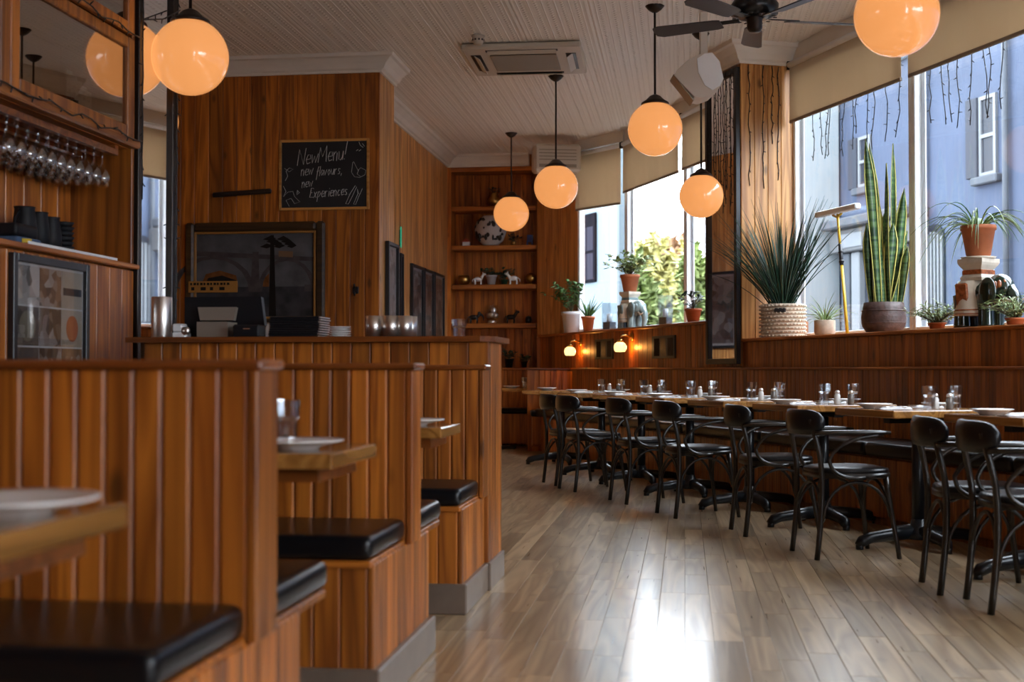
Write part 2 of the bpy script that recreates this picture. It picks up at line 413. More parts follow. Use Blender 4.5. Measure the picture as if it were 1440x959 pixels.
# ------------------------------------------------------------------ wall helpers
def wallboards(parent, m, p0, p1, z0, z1, bw, th=0.018, side=1, bev=0.005, name='board', off=0.0, jitter=0.0):
    p0, p1 = Vector(p0[:2]), Vector(p1[:2]); d = p1-p0; Lw = d.length; d.normalize()
    n = Vector((-d.y, d.x))*side; k = max(1, round(Lw/bw)); wv = Lw/k; a = math.atan2(d.y, d.x)
    for i in range(k):
        c = p0 + d*(wv*(i+.5)) + n*(th/2+off+(rnd.random()*jitter))
        board(name, parent, m, (c.x, c.y, (z0+z1)/2), (wv-.0025, th, z1-z0), a, bev)
def sweep(path, prof, side=1, closed_ends=True):
    # profile [(out, z)] swept along a ground path with mitred corners
    P = [Vector(p[:2]) for p in path]; n = len(P); mb = MB(); vs = []; fs = []; m = len(prof)
    for i in range(n):
        a = (P[i]-P[i-1]).normalized() if i else (P[1]-P[0]).normalized()
        b = (P[i+1]-P[i]).normalized() if i < n-1 else a
        na, nb = Vector((-a.y, a.x))*side, Vector((-b.y, b.x))*side
        mt = (na+nb); mt = mt/ (1+na.dot(nb)) if (1+na.dot(nb)) > .2 else na
        for o_, z in prof: q = P[i]+mt*o_; vs.append((q.x, q.y, z))
    for i in range(n-1):
        for k in range(m):
            l = (k+1) % m
            fs.append((i*m+k, i*m+l, (i+1)*m+l, (i+1)*m+k))
    fs.append(tuple(range(m))); fs.append(tuple((n-1)*m+k for k in range(m)))
    return mb.add(vs, fs)
def rbox(name, m, parent, x0, x1, y0, y1, z0, z1, r, seg=3, loc=(0,0,0), rz=0.0, puff=0.0):
    bm = bmesh.new(); bmesh.ops.create_cube(bm, size=1.0)
    for v in bm.verts:
        v.co = Vector(((x0+x1)/2 + v.co.x*(x1-x0), (y0+y1)/2 + v.co.y*(y1-y0), (z0+z1)/2 + v.co.z*(z1-z0)))
    bmesh.ops.bevel(bm, geom=list(bm.edges), offset=r, segments=seg, affect='EDGES', profile=0.6)
    me = bpy.data.meshes.new(name); bm.to_mesh(me); bm.free()
    me.polygons.foreach_set('use_smooth', [True]*len(me.polygons)); me.materials.append(m)
    o = bpy.data.objects.new(name, me); col.objects.link(o); o.location = loc; o.rotation_euler = (0,0,rz)
    if parent is not None: o.parent = parent
    return o
def CP(z0=CORN, z1=CEIL):                      # cornice profile
    hh = z1-z0
    return [(0, z0), (.022, z0), (.026, z0+.12*hh), (.05, z0+.2*hh), (.075, z0+.45*hh), (.125, z0+.72*hh), (.15, z0+.78*hh), (.16, z1-.004), (0, z1-.004)]

# ------------------------------------------------------------------ setting: bar wall block, side wall, far wall with niche
XB, YB0, YB1 = -2.753, 11.52, 12.12
XS, YF = -3.15, 17.1
wb = struct('wall_bar', MB().box(-6.2, XB-.021, YB0+.02, YB1, 0, CEIL), M['pine'])
wallboards(wb, M['pine'], (XB, YB0+.02), (-6.0, YB0+.02), 0, CORN+.02, 0.137, .02, 1)
wallboards(wb, M['pale'], (XB-.02, YB1), (XB-.02, YB0+.005), 0, CORN+.02, 0.15, .02, 1)
ws = struct('wall_side', MB().box(XS-.3, XS-.02, YB1, YF+.5, 0, CEIL), M['pine'])
wallboards(ws, M['pale'], (XS-.02, YF), (XS-.02, YB1), 0, CORN+.02, 0.11, .02, 1)
XQ = B(4.98, 16.47)[0]
mb = MB()
mb.box(XS-.1, XQ+.1, YF+.34, YF+.5, 0, CEIL)                 # back of the niche
mb.box(XS-.02, XS+.05, YF, YF+.34, 0, CEIL)                  # left jamb
mb.box(XS+.05, XQ, YF, YF+.34, 3.66, CEIL)                   # header
mb.box(XS+.05, XQ, YF, YF+.34, 0, 1.0)                       # below the ledge
mb.box(XQ-.02, XQ+.06, YF, YF+.34, 0, CEIL)
wf = struct('wall_far', mb, M['pine'])
wallboards(wf, M['pine'], (XS+.06, YF+.34), (XQ-.02, YF+.34), 1.03, 3.66, 0.115, .016, -1)
wallboards(wf, M['pine'], (XS, YF), (XQ, YF), 0, 1.0, 0.10, .016, -1)
board('niche_ledge', wf, M['pine_x'], ((XS+XQ)/2, YF+.15, 1.015), (XQ-XS-.02, .40, .03))
board('niche_header', wf, M['pine_x'], ((XS+XQ)/2+.03, YF-.008, 3.685), (XQ-XS-.04, .02, .055))
for z in (3.16, 2.635, 2.11, 1.59):
    board('shelf', wf, M['pine_x'], ((XS+XQ)/2+.015, YF+.155, z), (XQ-XS-.09, .33, .062))
# diagonal boarded panel between niche and window
q0, q1 = B(4.98, 16.47), B(5.218, 15.44)
dq = (Vector(q1[:2])-Vector(q0[:2])).normalized(); nq = Vector((dq.y, -dq.x))
mb = MB(); Mq = Matrix.Translation((q0[0], q0[1], 0)) @ Matrix.Rotation(math.atan2(dq.y, dq.x), 4, 'Z')
Lq = (Vector(q1[:2])-Vector(q0[:2])).length
mb.box(0, Lq, .02, .07, 0, CEIL, M=Mq)
wd = struct('wall_diagonal', mb, M['pine'])
wallboards(wd, M['pale'], q0, q1, 1.46, CORN+.02, .21, .02, -1)
# street front behind the viewer: a boarded wall with big windows
struct('wall_rear', MB().box(-7, 8, -4.2, -4.0, 0, .75).box(-7, 8, -4.2, -4.0, 3.55, CEIL).box(-7, 3.9, -4.2, -4.0, .75, 3.55).box(5.2, 8, -4.2, -4.0, .75, 3.55), M['pine'])
for k in range(1):
    xa, xb = 3.9, 5.2
    mb = MB().box(xa, xa+.05, -4.15, -4.05, .75, 3.55).box(xb-.05, xb, -4.15, -4.05, .75, 3.55).box(xa+.05, xb-.05, -4.15, -4.05, .75, .80).box(xa+.05, xb-.05, -4.15, -4.05, 3.5, 3.55)
    f = struct('window_%d' % (k+12), mb, M['white'])
    MB().box(xa+.045, xb-.045, -4.103, -4.097, .795, 3.505).build('pane', M['pane'], f)
ld = bpy.data.lights.new('window_daylight', 'AREA'); ld.shape = 'RECTANGLE'; ld.size = 1.3; ld.size_y = 2.8; ld.cycles.is_portal = True
lo = bpy.data.objects.new('window_daylight', ld); col.objects.link(lo); lo.location = (4.55, -4.2, 2.15); lo.rotation_euler = (PI/2, 0, 0)
struct('wall_left', MB().box(-3.6, -3.32, -4, 6.9, 0, CEIL).box(-6.3, -6.1, 6.9, 11.6, 0, CEIL).box(-6.3, -3.32, 6.9, 7.0, 0, CEIL), M['pine'])
struct('trim_1', sweep([(-6.0, YB0), (XB, YB0), (XB, YB1)], CP(), -1), M['cream'])
struct('trim_2', sweep([(XS, YB1), (XS, YF), (XQ-.12, YF)], CP(), -1), M['cream'])

# ------------------------------------------------------------------ window wall (runs along B)
OP, OW = 5.02, 5.55                             # front of the boarded panel, plane of the glass
def Bbox(mb, o0, o1, s0, s1, z0, z1, b=0): return mb.box(o0, o1, s0, s1, z0, z1, b)
mb = MB()
Bbox(mb, OP+.02, 5.66, -4.5, 10.40, -.1, 1.245)
Bbox(mb, OP+.02, 5.66, 10.40, 14.6, -.1, 1.43)
Bbox(mb, OP+.02, 5.24, 14.6, 15.5, -.1, 1.43)
wr = struct('wall_right', mb, M['red'], rz=BA)
def Bboards(parent, m, o, s0, s1, z0, z1, bw, th=.018, name='board', bev=.004):
    k = max(1, round((s1-s0)/bw)); wv = (s1-s0)/k
    for i in range(k):
        board(name, parent, m, (o+th/2, s0+wv*(i+.5), (z0+z1)/2), (th, wv-.003, z1-z0), 0, bev)
Bboards(wr, M['red'], OP, 2.5, 10.38, 1.02, 1.245, .145)
Bboards(wr, M['red'], OP, 10.40, 16.45, 1.02, 1.43, .14)
def wins(name, mb, m): return struct(name, mb, m, rz=BA)
wins('trim_3', MB().box(OP-.025, OW-.02, -4.4, 10.38, 1.245, 1.272, .006), M['red_y'])
wins('trim_4', MB().box(OP-.025, OW-.02, 11.06, 14.9, 1.43, 1.46, .006).add(
    [(OP-.025, 14.9, 1.43), (OW-.02, 14.9, 1.43), (5.20, 15.44, 1.43), (4.96, 16.45, 1.43), (OP-.025, 14.9, 1.46), (OW-.02, 14.9, 1.46), (5.20, 15.44, 1.46), (4.96, 16.45, 1.46)],
    [(3,2,1,0), (4,5,6,7), (0,1,5,4), (1,2,6,5), (2,3,7,6), (3,0,4,7)]), M['red_y'])
# pier between the two runs of windows
pr = struct('wall_pier', MB().box(5.02, 5.56, 10.40, 11.04, -.1, CEIL), M['pine'], rz=BA)
for i in range(4):
    board('board', pr, M['pale'], (5.0+.13*(i+.5), 10.39, 2.48), (.128, .022, 2.46), 0, .005)
Bboards(pr, M['pine'], 5.0, 10.40, 11.04, 1.03, CORN, .16, .02)
pth = [B(5.0, 11.04), B(5.0, 10.38), B(5.55, 10.38)]
struct('trim_5', sweep(pth, CP(CORN-.02), -1), M['cream'])
# windows
def window(n, s0, s1, z0, z1, o=OW):
    mb = MB(); t = .045
    mb.box(o-.045, o+.04, s0, s0+t, z0, z1, .006); mb.box(o-.045, o+.04, s1-t, s1, z0, z1, .006)
    mb.box(o-.045, o+.04, s0+t, s1-t, z0, z0+.05, .006); mb.box(o-.045, o+.04, s0+t, s1-t, z1-.06, z1, .006)
    f = struct('window_%d' % n, mb, M['white'], rz=BA)
    MB().box(o-.003, o+.003, s0+t-.005, s1-t+.005, z0+.045, z1-.055).build('pane', M['pane'], f)
    g = MB().box(o+.01, o+.022, s0+t, s0+t+.05, z0+.05, z1-.06, .003).box(o+.01, o+.022, s1-t-.05, s1-t, z0+.05, z1-.06, .003)
    g.build('glazing_bead', M['white'], f)
SW = [10.38, 8.52, 6.66, 4.80, 2.94, 1.08, -0.78, -2.6, -4.4]
for i in range(8): window(i+1, SW[i+1], SW[i], 1.272, 3.74)
window(9, 11.04, 12.79, 1.46, 3.74); window(10, 12.79, 14.57, 1.46, 3.74)
def lp(o, s): return Vector((o, s))
a0, a1 = Vector((OW, 14.57)), Vector((5.218, 15.44)); da = (a1-a0); La = da.length; an = math.atan2(da.y, da.x)
mb = MB(); t = .045
for x0, x1, z0, z1 in ((0, t, 1.46, 3.74), (La-t, La, 1.46, 3.74), (t, La-t, 1.46, 1.51), (t, La-t, 3.68, 3.74)): mb.box(x0, x1, -.04, .045, z0, z1, .006)
pa = B(OW, 14.57)
f9 = struct('window_11', mb, M['white'], loc=(pa[0], pa[1], 0), rz=BA+an)
MB().box(t-.005, La-t+.005, -.003, .003, 1.505, 3.685).build('pane', M['pane'], f9)
struct('wall_window_head', MB().box(OW-.07, 5.66, -4.5, 14.6, 3.74, CEIL), M['cream'], rz=BA)
struct('wall_window_head', MB().box(0, La, -.15, .1, 3.74, CEIL), M['cream'], loc=(pa[0], pa[1], 0), rz=BA+an)
# daylight portals for the sky (no light of their own)
for s0, s1, z0 in [(SW[i+1], SW[i], 1.27) for i in range(6)] + [(11.04, 14.57, 1.46)]:
    ld = bpy.data.lights.new('window_daylight', 'AREA'); ld.shape = 'RECTANGLE'; ld.size = s1-s0; ld.size_y = 3.74-z0
    ld.cycles.is_portal = True
    lo = bpy.data.objects.new('window_daylight', ld); col.objects.link(lo)
    p = B(OW+.1, (s0+s1)/2, (z0+3.74)/2); lo.location = p
    lo.rotation_euler = Matrix(((-SB, 0, CB), (CB, 0, SB), (0, 1, 0))).to_euler()
    nrm = lo.rotation_euler.to_matrix() @ Vector((0,0,-1))
    assert nrm.dot(Vector((CB, SB, 0))) < 0
# roller blinds
def blind(s0, s1, zb, label, cord=True):
    t = thing('roller_blind', label, 'blind', B(OW-.10, (s0+s1)/2, zb), BA, 'roller blinds on the windows')
    hw = (s1-s0)/2-.02; H = 3.70-zb
    mb = MB(); n = 12; vs = []; fs = []
    for i in range(n+1):
        y = -hw+2*hw*i/n; wv = .006*math.sin(i*1.9)
        for z in (0.02, H): vs.append((wv*(1-z/H)+.0, y, z))
        for z in (H, 0.02): vs.append((wv*(1-z/H)+.003, y, z))
    for i in range(n):
        for k in range(4): fs.append((i*4+k, i*4+(k+1)%4, i*4+4+(k+1)%4, i*4+4+k))
    mb.add(vs, fs, False); mb.build('cloth', M['blind'], t)
    MB().box(-.008, .012, -hw, hw, 0, .028, .004).build('bottom_bar', M['blindbar'], t)
    MB().cyl((0, -hw, H), (0, hw, H), .028).build('roller', M['white'], t)
    MB().box(-.02, .02, -hw-.018, -hw, H-.04, H+.035).box(-.02, .02, hw, hw+.018, H-.04, H+.035).build('bracket', M['dark'], t)
    return t
M['blindbar'] = mat('blind_bottom_bar', (0.24, 0.19, 0.14), 0.6)
names = ['beige roller blind half down beside the boarded pier', 'beige roller blind above the snake plant side mullion, at the right frame edge',
         'beige roller blind past the right edge, third from the pier', 'beige roller blind, fourth from the pier toward the viewer',
         'beige roller blind, fifth from the pier toward the viewer', 'beige roller blind, sixth from the pier toward the viewer']
for i in range(6): blind(SW[i+1]+.03, SW[i]-.03, 3.18, names[i])
blind(11.1, 12.76, 3.12, 'beige roller blind partly hidden by the tall mirror on the pier')
blind(12.82, 14.54, 3.11, 'beige roller blind in the middle far window above the ceramic stand')
bt = blind(0, La-.04, 2.99, 'beige roller blind with a torn wavy edge in the far left window')
pm_ = a0 + da*0.52 + Vector((-da.y, da.x)).normalized()*.09
q = B(pm_.x, pm_.y, 2.99); bt.location = q; bt.rotation_euler = (0, 0, BA+an-PI/2)

# ------------------------------------------------------------------ booths on the left
def booth(Yp, near, far, label, XL=-2.80):
    t = thing('booth_bench', label, 'bench', (XE, Yp, 0), 0, 'panelled booth benches on the left')
    W = XE-XL; T = .13
    MB().box(-W, -.018, .016, T-.016, .1, 1.0).build('partition_core', M['pine'], t)
    n = round(W/.064)
    for i in range(n):
        x = -.02-(W-.02)*(i+.5)/n
        board('front_board', t, M['pine'], (x, .008, .72), ((W-.02)/n-.002, .016, .57), 0, .006)
    mb = MB()
    for i in range(n): x = -.02-(W-.02)*(i+.5)/n; mb.box(x-.03, x+.03, T-.016, T, .44, 1.0, .005)
    mb.build('rear_boarding', M['pine'], t)
    board('end_post', t, M['pine'], (-.009, T/2, .715), (.022, T+.008, .57), 0, .004)
    board('cap', t, M['rail'], (-W/2+.006, T/2, 1.011), (W+.016, T+.03, .022), 0, .006)
    y0 = -.455 if near else 0.0
    y1 = T+.235 if far else T
    mb = MB().box(-W, -.036, y0+.018, y1-.01, .12, .425); mb.build('base_core', M['pine'], t)
    k = round((y1-y0)/.036)
    for i in range(k):
        yy = y0+(y1-y0)*(i+.5)/k
        board('side_board', t, M['pine'], (-.026, yy, .275), (.02, (y1-y0)/k-.0015, .31), 0, .005)
    if near:
        k = round(W/.085)
        for i in range(k):
            x = -.036-(W-.036)*(i+.5)/k
            board('base_board', t, M['pine'], (x, y0+.009, .27), ((W-.036)/k-.002, .018, .31), 0, .005)
        board('seat_rail', t, M['pine_x'], (-W/2-.008, y0+.22, .43), (W-.03, .47, .022), 0, .004)
        rbox('seat_cushion', M['leather'], t, -W+.02, -.02, y0-.02, -.004, .441, .515, .032, 4)
    if far:
        board('seat_rail', t, M['pine_x'], (-W/2-.008, T+.24, .43), (W-.03, .48, .022), 0, .004)
        rbox('seat_cushion', M['leather'], t, -W+.02, -.02, T+.004, T+.50, .441, .515, .032, 4)
    mb = MB().box(-W, .004, y0-.012, y1+.03, 0, .125, .006)
    mb.build('kickboard', M['kick'], t)
    return t
YP = [2.615, 4.17, 5.69]
booth(YP[0], True, True, 'nearest panelled pine booth bench with black leather seats, lower left')
booth(YP[1], True, True, 'middle panelled pine booth bench with black leather seats on both sides')
booth(YP[2], True, False, 'farthest pine booth bench with one black seat, backed against the bar')

def booth_table(y0, y1, label):
    t = thing('booth_table', label, 'table', (XE-.03, (y0+y1)/2, 0), 0, 'booth tables on the left')
    d = (y1-y0)/2
    MB().box(-1.35, 0, -d, d, .738, .78, .004).build('table_top', M['top'], t)
    MB().box(-1.3, -.05, -d+.05, d-.05, .70, .738).build('apron', M['rail'], t)
    MB().cyl((-.75, 0, .05), (-.75, 0, .70), .035).build('column', M['iron'], t)
    MB().box(-.98, -.52, -.04, .04, 0, .05, .01).box(-.79, -.71, -.18, .18, 0, .05, .01).build('base', M['iron'], t)
booth_table(1.50, 2.05, 'thick wooden booth table at the lower left edge of the picture')
booth_table(3.30, 3.80, 'wooden booth table between the nearest and the middle booth benches')
booth_table(4.84, 5.27, 'wooden booth table between the middle bench and the bar')

# ------------------------------------------------------------------ bar counter
bar = thing('bar_counter', 'pine boarded bar counter with a wooden top', 'counter', (0, 5.83, 0))
MB().box(-2.52, XE-.02, .02, .40, .1, 1.128).build('body', M['pine'], bar)
n = 18
for i in range(n):
    x = -2.53+(XE+2.53)*(i+.5)/n
    board('front_board', bar, M['pine'], (x, .01, .62), ((XE+2.53)/n-.002, .02, 1.016), 0, .004)
for i in range(5):
    board('end_board', bar, M['pine'], (XE-.008, .0+.42*(i+.5)/5, .62), (.02, .42/5-.001, 1.016), 0, .003)
mb = MB(); 
mb.prism([(-2.60, -.05), (XE-.03, -.05), (XE+.03, .02), (XE+.03, .5), (-2.60, .5)], 1.128, 1.153)
mb.build('bar_top', M['rail'], bar)
MB().box(XE-.2, XE+.016, -.02, .43, 0, .125, .005).build('kickboard', M['kick'], bar)
# ------------------------------------------------------------------ hutch on the left
XH = -2.87
YH0, YH1 = 3.9, 6.48
hu = thing('bar_hutch', 'tall pine hutch with glazed cabinet and open shelf at the left edge', 'cabinet', (XH, YH0, 0))
HL = YH1-YH0
MB().box(-.44, -.02, 0, HL, 0, 1.53).build('lower_body', M['pine'], hu)
n = 18
for i in range(n):
    board('lower_board', hu, M['pine'], (-.01, HL*(i+.5)/n, .76), (.02, HL/n-.002, 1.52), 0, .004)
board('ledge', hu, M['pine_y'], (-.2, HL/2, 1.54), (.46, HL+.02, .025), 0, .005)
MB().box(-.44, -.42, 0, HL, 1.55, 3.86).build('back_panel', M['pine'], hu)
n = 15
for i in range(n):
    board('back_board', hu, M['pine'], (-.35, HL*(i+.5)/n, 1.86), (.02, HL/n-.003, .62), 0, .004)
MB().box(-.36, .0, HL-.03, HL, 1.55, 3.86, .004).build('end_jamb', M['pine'], hu)
cabn = MB().box(-.42, -.02, 0, HL-.03, 2.16, 2.19).box(-.42, -.02, 0, HL-.03, 2.72, 2.75).box(-.42, -.02, 0, HL-.03, 3.4, 3.84)
cabn.build('cabinet_carcass', M['pine_y'], hu)
board('cabinet_ledge', hu, M['pine_y'], (.0, HL/2, 2.185), (.07, HL, .045), 0, .008)
yb = [0.0, 1.29, HL-.03]
def hdoor(y0, y1, z0, z1):
    d = MB(); t = .075
    d.box(-.02, .012, y0, y0+t, z0, z1, .006).box(-.02, .012, y1-t, y1, z0, z1, .006)
    d.box(-.02, .012, y0+t, y1-t, z0, z0+t*.8, .006).box(-.02, .012, y0+t, y1-t, z1-t*.8, z1, .006)
    o = d.build('door', M['pine'], hu)
    MB().box(-.010, -.005, y0+t-.005, y1-t+.005, z0+t*.8-.005, z1-t*.8+.005).build('glass_pane', M['cabglass'], o)
for a in range(2):
    hdoor(yb[a]+.004, yb[a+1]-.004, 2.21, 2.735); hdoor(yb[a]+.004, yb[a+1]-.004, 2.755, 3.39)
# menus standing inside the cabinet glass
t = thing('folded_menus', 'white folded paper menus standing behind the hutch cabinet glass', 'menu', (XH-.05, yx(112, XH), 2.19))
wl = yx(153, XH)-yx(112, XH)
for i in range(5):
    MB().box(-.03-.006*i, -.026-.006*i, wl*i/5, wl*(i+1)/5-.004, 0, .26-.012*i).build('page', M['white'], t)
    mb = MB()
    for k in range(5):
        yy = wl*i/5+.015+.004*(k % 2); zz = .05+.035*k
        mb.box(-.0262-.006*i, -.0250-.006*i, yy, yy+.02+.008*((k*i) % 3), zz, zz+.006+.006*(k % 2))
    mb.build('print', M['frame'], t)
# bar mirror on the hutch end
bm_ = thing('bar_mirror', 'tall narrow bar mirror in a dark frame beside the hutch', 'mirror', (XH, 6.49, 0))
MB().box(-.02, .0, .03, .47, 1.0, 3.86).build('mirror_glass', M['mirror'], bm_)
MB().box(-.03, .02, .0, .045, 1.0, 3.86, .004).build('frame_side', M['dark'], bm_)
MB().box(-.03, .02, .455, .53, 1.0, 3.86, .004).build('frame_side', M['dark'], bm_)
MB().box(-.03, .02, .045, .455, .95, 1.0, .004).build('frame_bottom', M['dark'], bm_)
struct('wall_mirror_pier', MB().box(XH-.44, XH-.03, 6.48, 7.02, 0, CEIL), M['pine'])
# framed grid of photographs
ya, yb_ = yx(10, XH), yx(118, XH)
pf = thing('photo_collage', 'black framed collage of nine small photographs on the hutch panel', 'picture', (XH, ya, 0))
z0, z1 = .88, 1.505; Wp = yb_-ya; t_ = .035
MB().box(0, .03, 0, t_, z0, z1, .003).box(0, .03, Wp-t_, Wp, z0, z1, .003).box(0, .03, t_, Wp-t_, z0, z0+t_, .003).box(0, .03, t_, Wp-t_, z1-t_, z1, .003).build('frame', M['frame'], pf)
MB().box(0, .010, t_, Wp-t_, z0+t_, z1-t_).build('mount', M['mount'] if 'mount' in M else M['white'], pf)
def photomat(name, a, b, c, sc_, seed):
    m, t, N, L, p = nt(name)
    tc = N.new('ShaderNodeTexCoord'); mp = N.new('ShaderNodeMapping'); mp.inputs['Location'].default_value = (seed*3.1, seed*1.7, seed); L.new(tc.outputs['Object'], mp.inputs['Vector'])
    nz = N.new('ShaderNodeTexVoronoi'); nz.inputs['Scale'].default_value = sc_; L.new(mp.outputs['Vector'], nz.inputs['Vector'])
    cr = N.new('ShaderNodeValToRGB'); e = cr.color_ramp.elements; e[0].color = (*a, 1); e[1].color = (*c, 1); e.new(.5).color = (*b, 1)
    L.new(nz.outputs['Color'], cr.inputs['Fac']); L.new(cr.outputs['Color'], p.inputs['Base Color']); p.inputs['Roughness'].default_value = .5
    return m
pmats = [photomat('photo_pale', (.08,.07,.06), (.42,.40,.38), (.5,.47,.45), 14, 1), photomat('photo_brown', (.05,.03,.02), (.25,.12,.05), (.40,.36,.32), 26, 2), photomat('photo_sand', (.30,.24,.16), (.38,.33,.26), (.42,.38,.32), 6, 3),
         photomat('photo_dark', (.02,.015,.012), (.09,.07,.055), (.18,.15,.12), 9, 4), photomat('photo_mixed', (.03,.03,.03), (.15,.07,.02), (.42,.40,.40), 18, 5)]
gw = (Wp-2*t_-.04)/3; gh = (z1-z0-2*t_-.04)/3
for r in range(3):
    for c_ in range(3):
        y0 = t_+.012+c_*(gw+.008); zz = z0+t_+.012+(2-r)*(gh+.008)
        ph = MB().box(.010, .0125, y0, y0+gw, zz, zz+gh).build('photograph', pmats[[0,1,2,3,4,2,3,4,1][r*3+c_]], pf)
        if (r, c_) == (1, 0): MB().ell((.0125, y0+gw/2, zz+gh/2), (.002, gw*.36, gh*.40), 16, 8).build('pictured_plate', M['platepic'], ph)
        if (r, c_) == (1, 2): MB().ell((.0125, y0+gw/2, zz+gh/2), (.002, gw*.30, gh*.36), 16, 8).build('pictured_bread', M['terra'], ph)
        if (r, c_) == (0, 2): MB().box(.0125, .0132, y0+.01, y0+gw-.01, zz+gh*.35, zz+gh*.55).build('pictured_band', M['frame'], ph)
MB().box(.0145, .0160, t_, Wp-t_, z0+t_, z1-t_).build('cover_glass', M['picglass'], pf)
# things on the hutch ledge
Yl = lambda px: yx(px, XH-.15)
def jug(px, h_, r, label):
    t = thing('black_jug', label, 'jug', (XH-.15, Yl(px), 1.553), 0, 'black jugs on the hutch ledge')
    MB().lathe([(0, 0), (r*1.05, 0), (r*1.02, h_*.5), (r*.82, h_*.95), (r*.9, h_), (r*.8, h_), (r*.75, h_*.9), (0, h_*.6)], 18).build('body', M['black'], t)
    MB().tube([(0, -r*.95, h_*.2), (0, -r*1.6, h_*.35), (0, -r*1.6, h_*.7), (0, -r*.85, h_*.88)], .007, 8).build('handle', M['black'], t)
jug(33, .20, .055, 'tallest black jug, left end of the hutch ledge')
jug(53, .19, .05, 'black jug in the middle of the hutch ledge')
jug(70, .18, .05, 'black jug nearest the stacked bowls on the hutch ledge')
t = thing('stacked_bowls', 'stack of black ribbed bowls on the hutch ledge', 'bowls', (XH-.15, Yl(88), 1.553))
for k in range(7): MB().lathe([(0, k*.024), (.035, k*.024), (.052+.002*(k % 2), k*.024+.026), (.046, k*.024+.026), (.03, k*.024+.008), (0, k*.024+.008)], 18).build('bowl', M['black'], t)
t = thing('blue_cloth', 'folded blue cloth lying at the left end of the hutch ledge', 'cloth', (XH-.12, Yl(10), 1.553))
rbox('fold', mat('blue_cloth', (.05,.09,.17), .9), t, -.08, .08, -.12, .10, 0, .04, .015); rbox('fold', M['black'], t, -.07, .07, -.11, .09, .041, .10, .02)
t = thing('yellow_tape', 'small yellow tape roll at the left edge of the hutch ledge', 'tape', (XH-.05, Yl(2), 1.553))
MB().lathe([(.02,0),(.035,0),(.035,.03),(.02,.03),(.02,0)], 16).build('roll', mat('yellow_tape', (.6,.42,.02), .5), t)
MB().lathe([(.015,0.001),(.0195,.001),(.0195,.029),(.015,.029),(.015,.001)], 16).build('core', M['white'], t)
rbk = thing('serving_tray', 'dark tray with pale rim lying on the hutch ledge', 'tray', (XH-.02, Yl(60), 1.5535))
MB().box(-.05, .03, -.45, .45, 0, .006, .002).build('base', M['rail'], rbk); MB().box(.03, .036, -.45, .45, 0, .014, .002).build('rim', M['white'], rbk)
# glass rack with hanging glasses
t = thing('glass_rack', 'dark wooden rack for hanging glasses under the hutch cabinet', 'rack', (XH-.2, YH0, 2.11))
for k in range(4): MB().box(-.17+.1*k, -.135+.1*k, .05, HL-.12, 0, .03).build('slat', M['rail'], t)
MB().box(-.17, .165, .05, .09, .03, .052).box(-.17, .165, HL-.16, HL-.12, .03, .052).build('hanger', M['rail'], t)
gl = MB(); 
gprof = [(0, 0), (.035, -.002), (.036, -.006), (.006, -.012), (.0045, -.03), (.0045, -.085), (.012, -.098), (.034, -.13), (.042, -.16), (.036, -.205), (.034, -.205), (.040, -.16), (.032, -.132), (.010, -.102), (0, -.10)]
gme = MB().lathe(gprof[::-1], 16).mesh('wine_glass', M['thinglass'])
gpos = []
for k in range(3):
    for i in range(11): gpos.append((k, i, XH-.10-.1*k, yx(142, XH-.1)-.095*i-.02*k))
on = ['first', 'second', 'third', 'fourth', 'fifth', 'sixth', 'seventh', 'eighth', 'ninth', 'tenth', 'eleventh']
for k, i, x, y in gpos:
    o = bpy.data.objects.new('wine_glass', gme); col.objects.link(o); o.location = (x, y, 2.148)
    tag(o, 'wine glass hanging under the hutch cabinet, %s row, %s from the bar mirror' % (('front', 'middle', 'back')[k], on[i]), 'glass', 'wine glasses hanging under the hutch cabinet')
# ------------------------------------------------------------------ string lights on the hutch
def strand(name, pts, parent=None, r=.004, bulbs=0.09, up=None):
    mb = MB(); mb.tube(pts, r, 5)
    tot = 0
    for a, b in zip(pts[:-1], pts[1:]):
        a, b = Vector(a), Vector(b); L = (b-a).length; tot += L
        while tot > bulbs:
            tot -= bulbs; q = b-(b-a).normalized()*tot
            d = Vector((rnd.uniform(-.5, .5), rnd.uniform(-.5, .5), rnd.uniform(-1, .4))).normalized()
            mb.cyl(q, q+d*.026, .004, .003, 5)
    return mb.build(name, M['wire'], parent)
for z, lab in ((2.20, 'dark fairy light string along the ledge below the hutch cabinet'), (2.745, 'dark fairy light string along the rail above the hutch glass door')):
    t = thing('fairy_lights', lab, 'string lights', (0, 0, 0))
    pts = [(XH+.045, YH0+HL*i/26, z+.012*math.sin(i*1.7)+.006*math.sin(i*4.1)) for i in range(27)]
    strand('wire', pts, t)
t = thing('fairy_lights', 'dark fairy light string running down the bar mirror frame', 'string lights', (0, 0, 0))
strand('wire', [(XH+.026, 6.99+.008*math.sin(i*2.3), 1.2+i*.11) for i in range(25)], t)
strand('wire', [(XH+.03, 6.51+.005*math.sin(i*2.3), 1.9+i*.11) for i in range(18)], t)
strand('wire', [(XH+.03, 6.52, 2.86), (XH+.06, 6.7, 2.91), (XH+.04, 6.99, 3.04)], t)

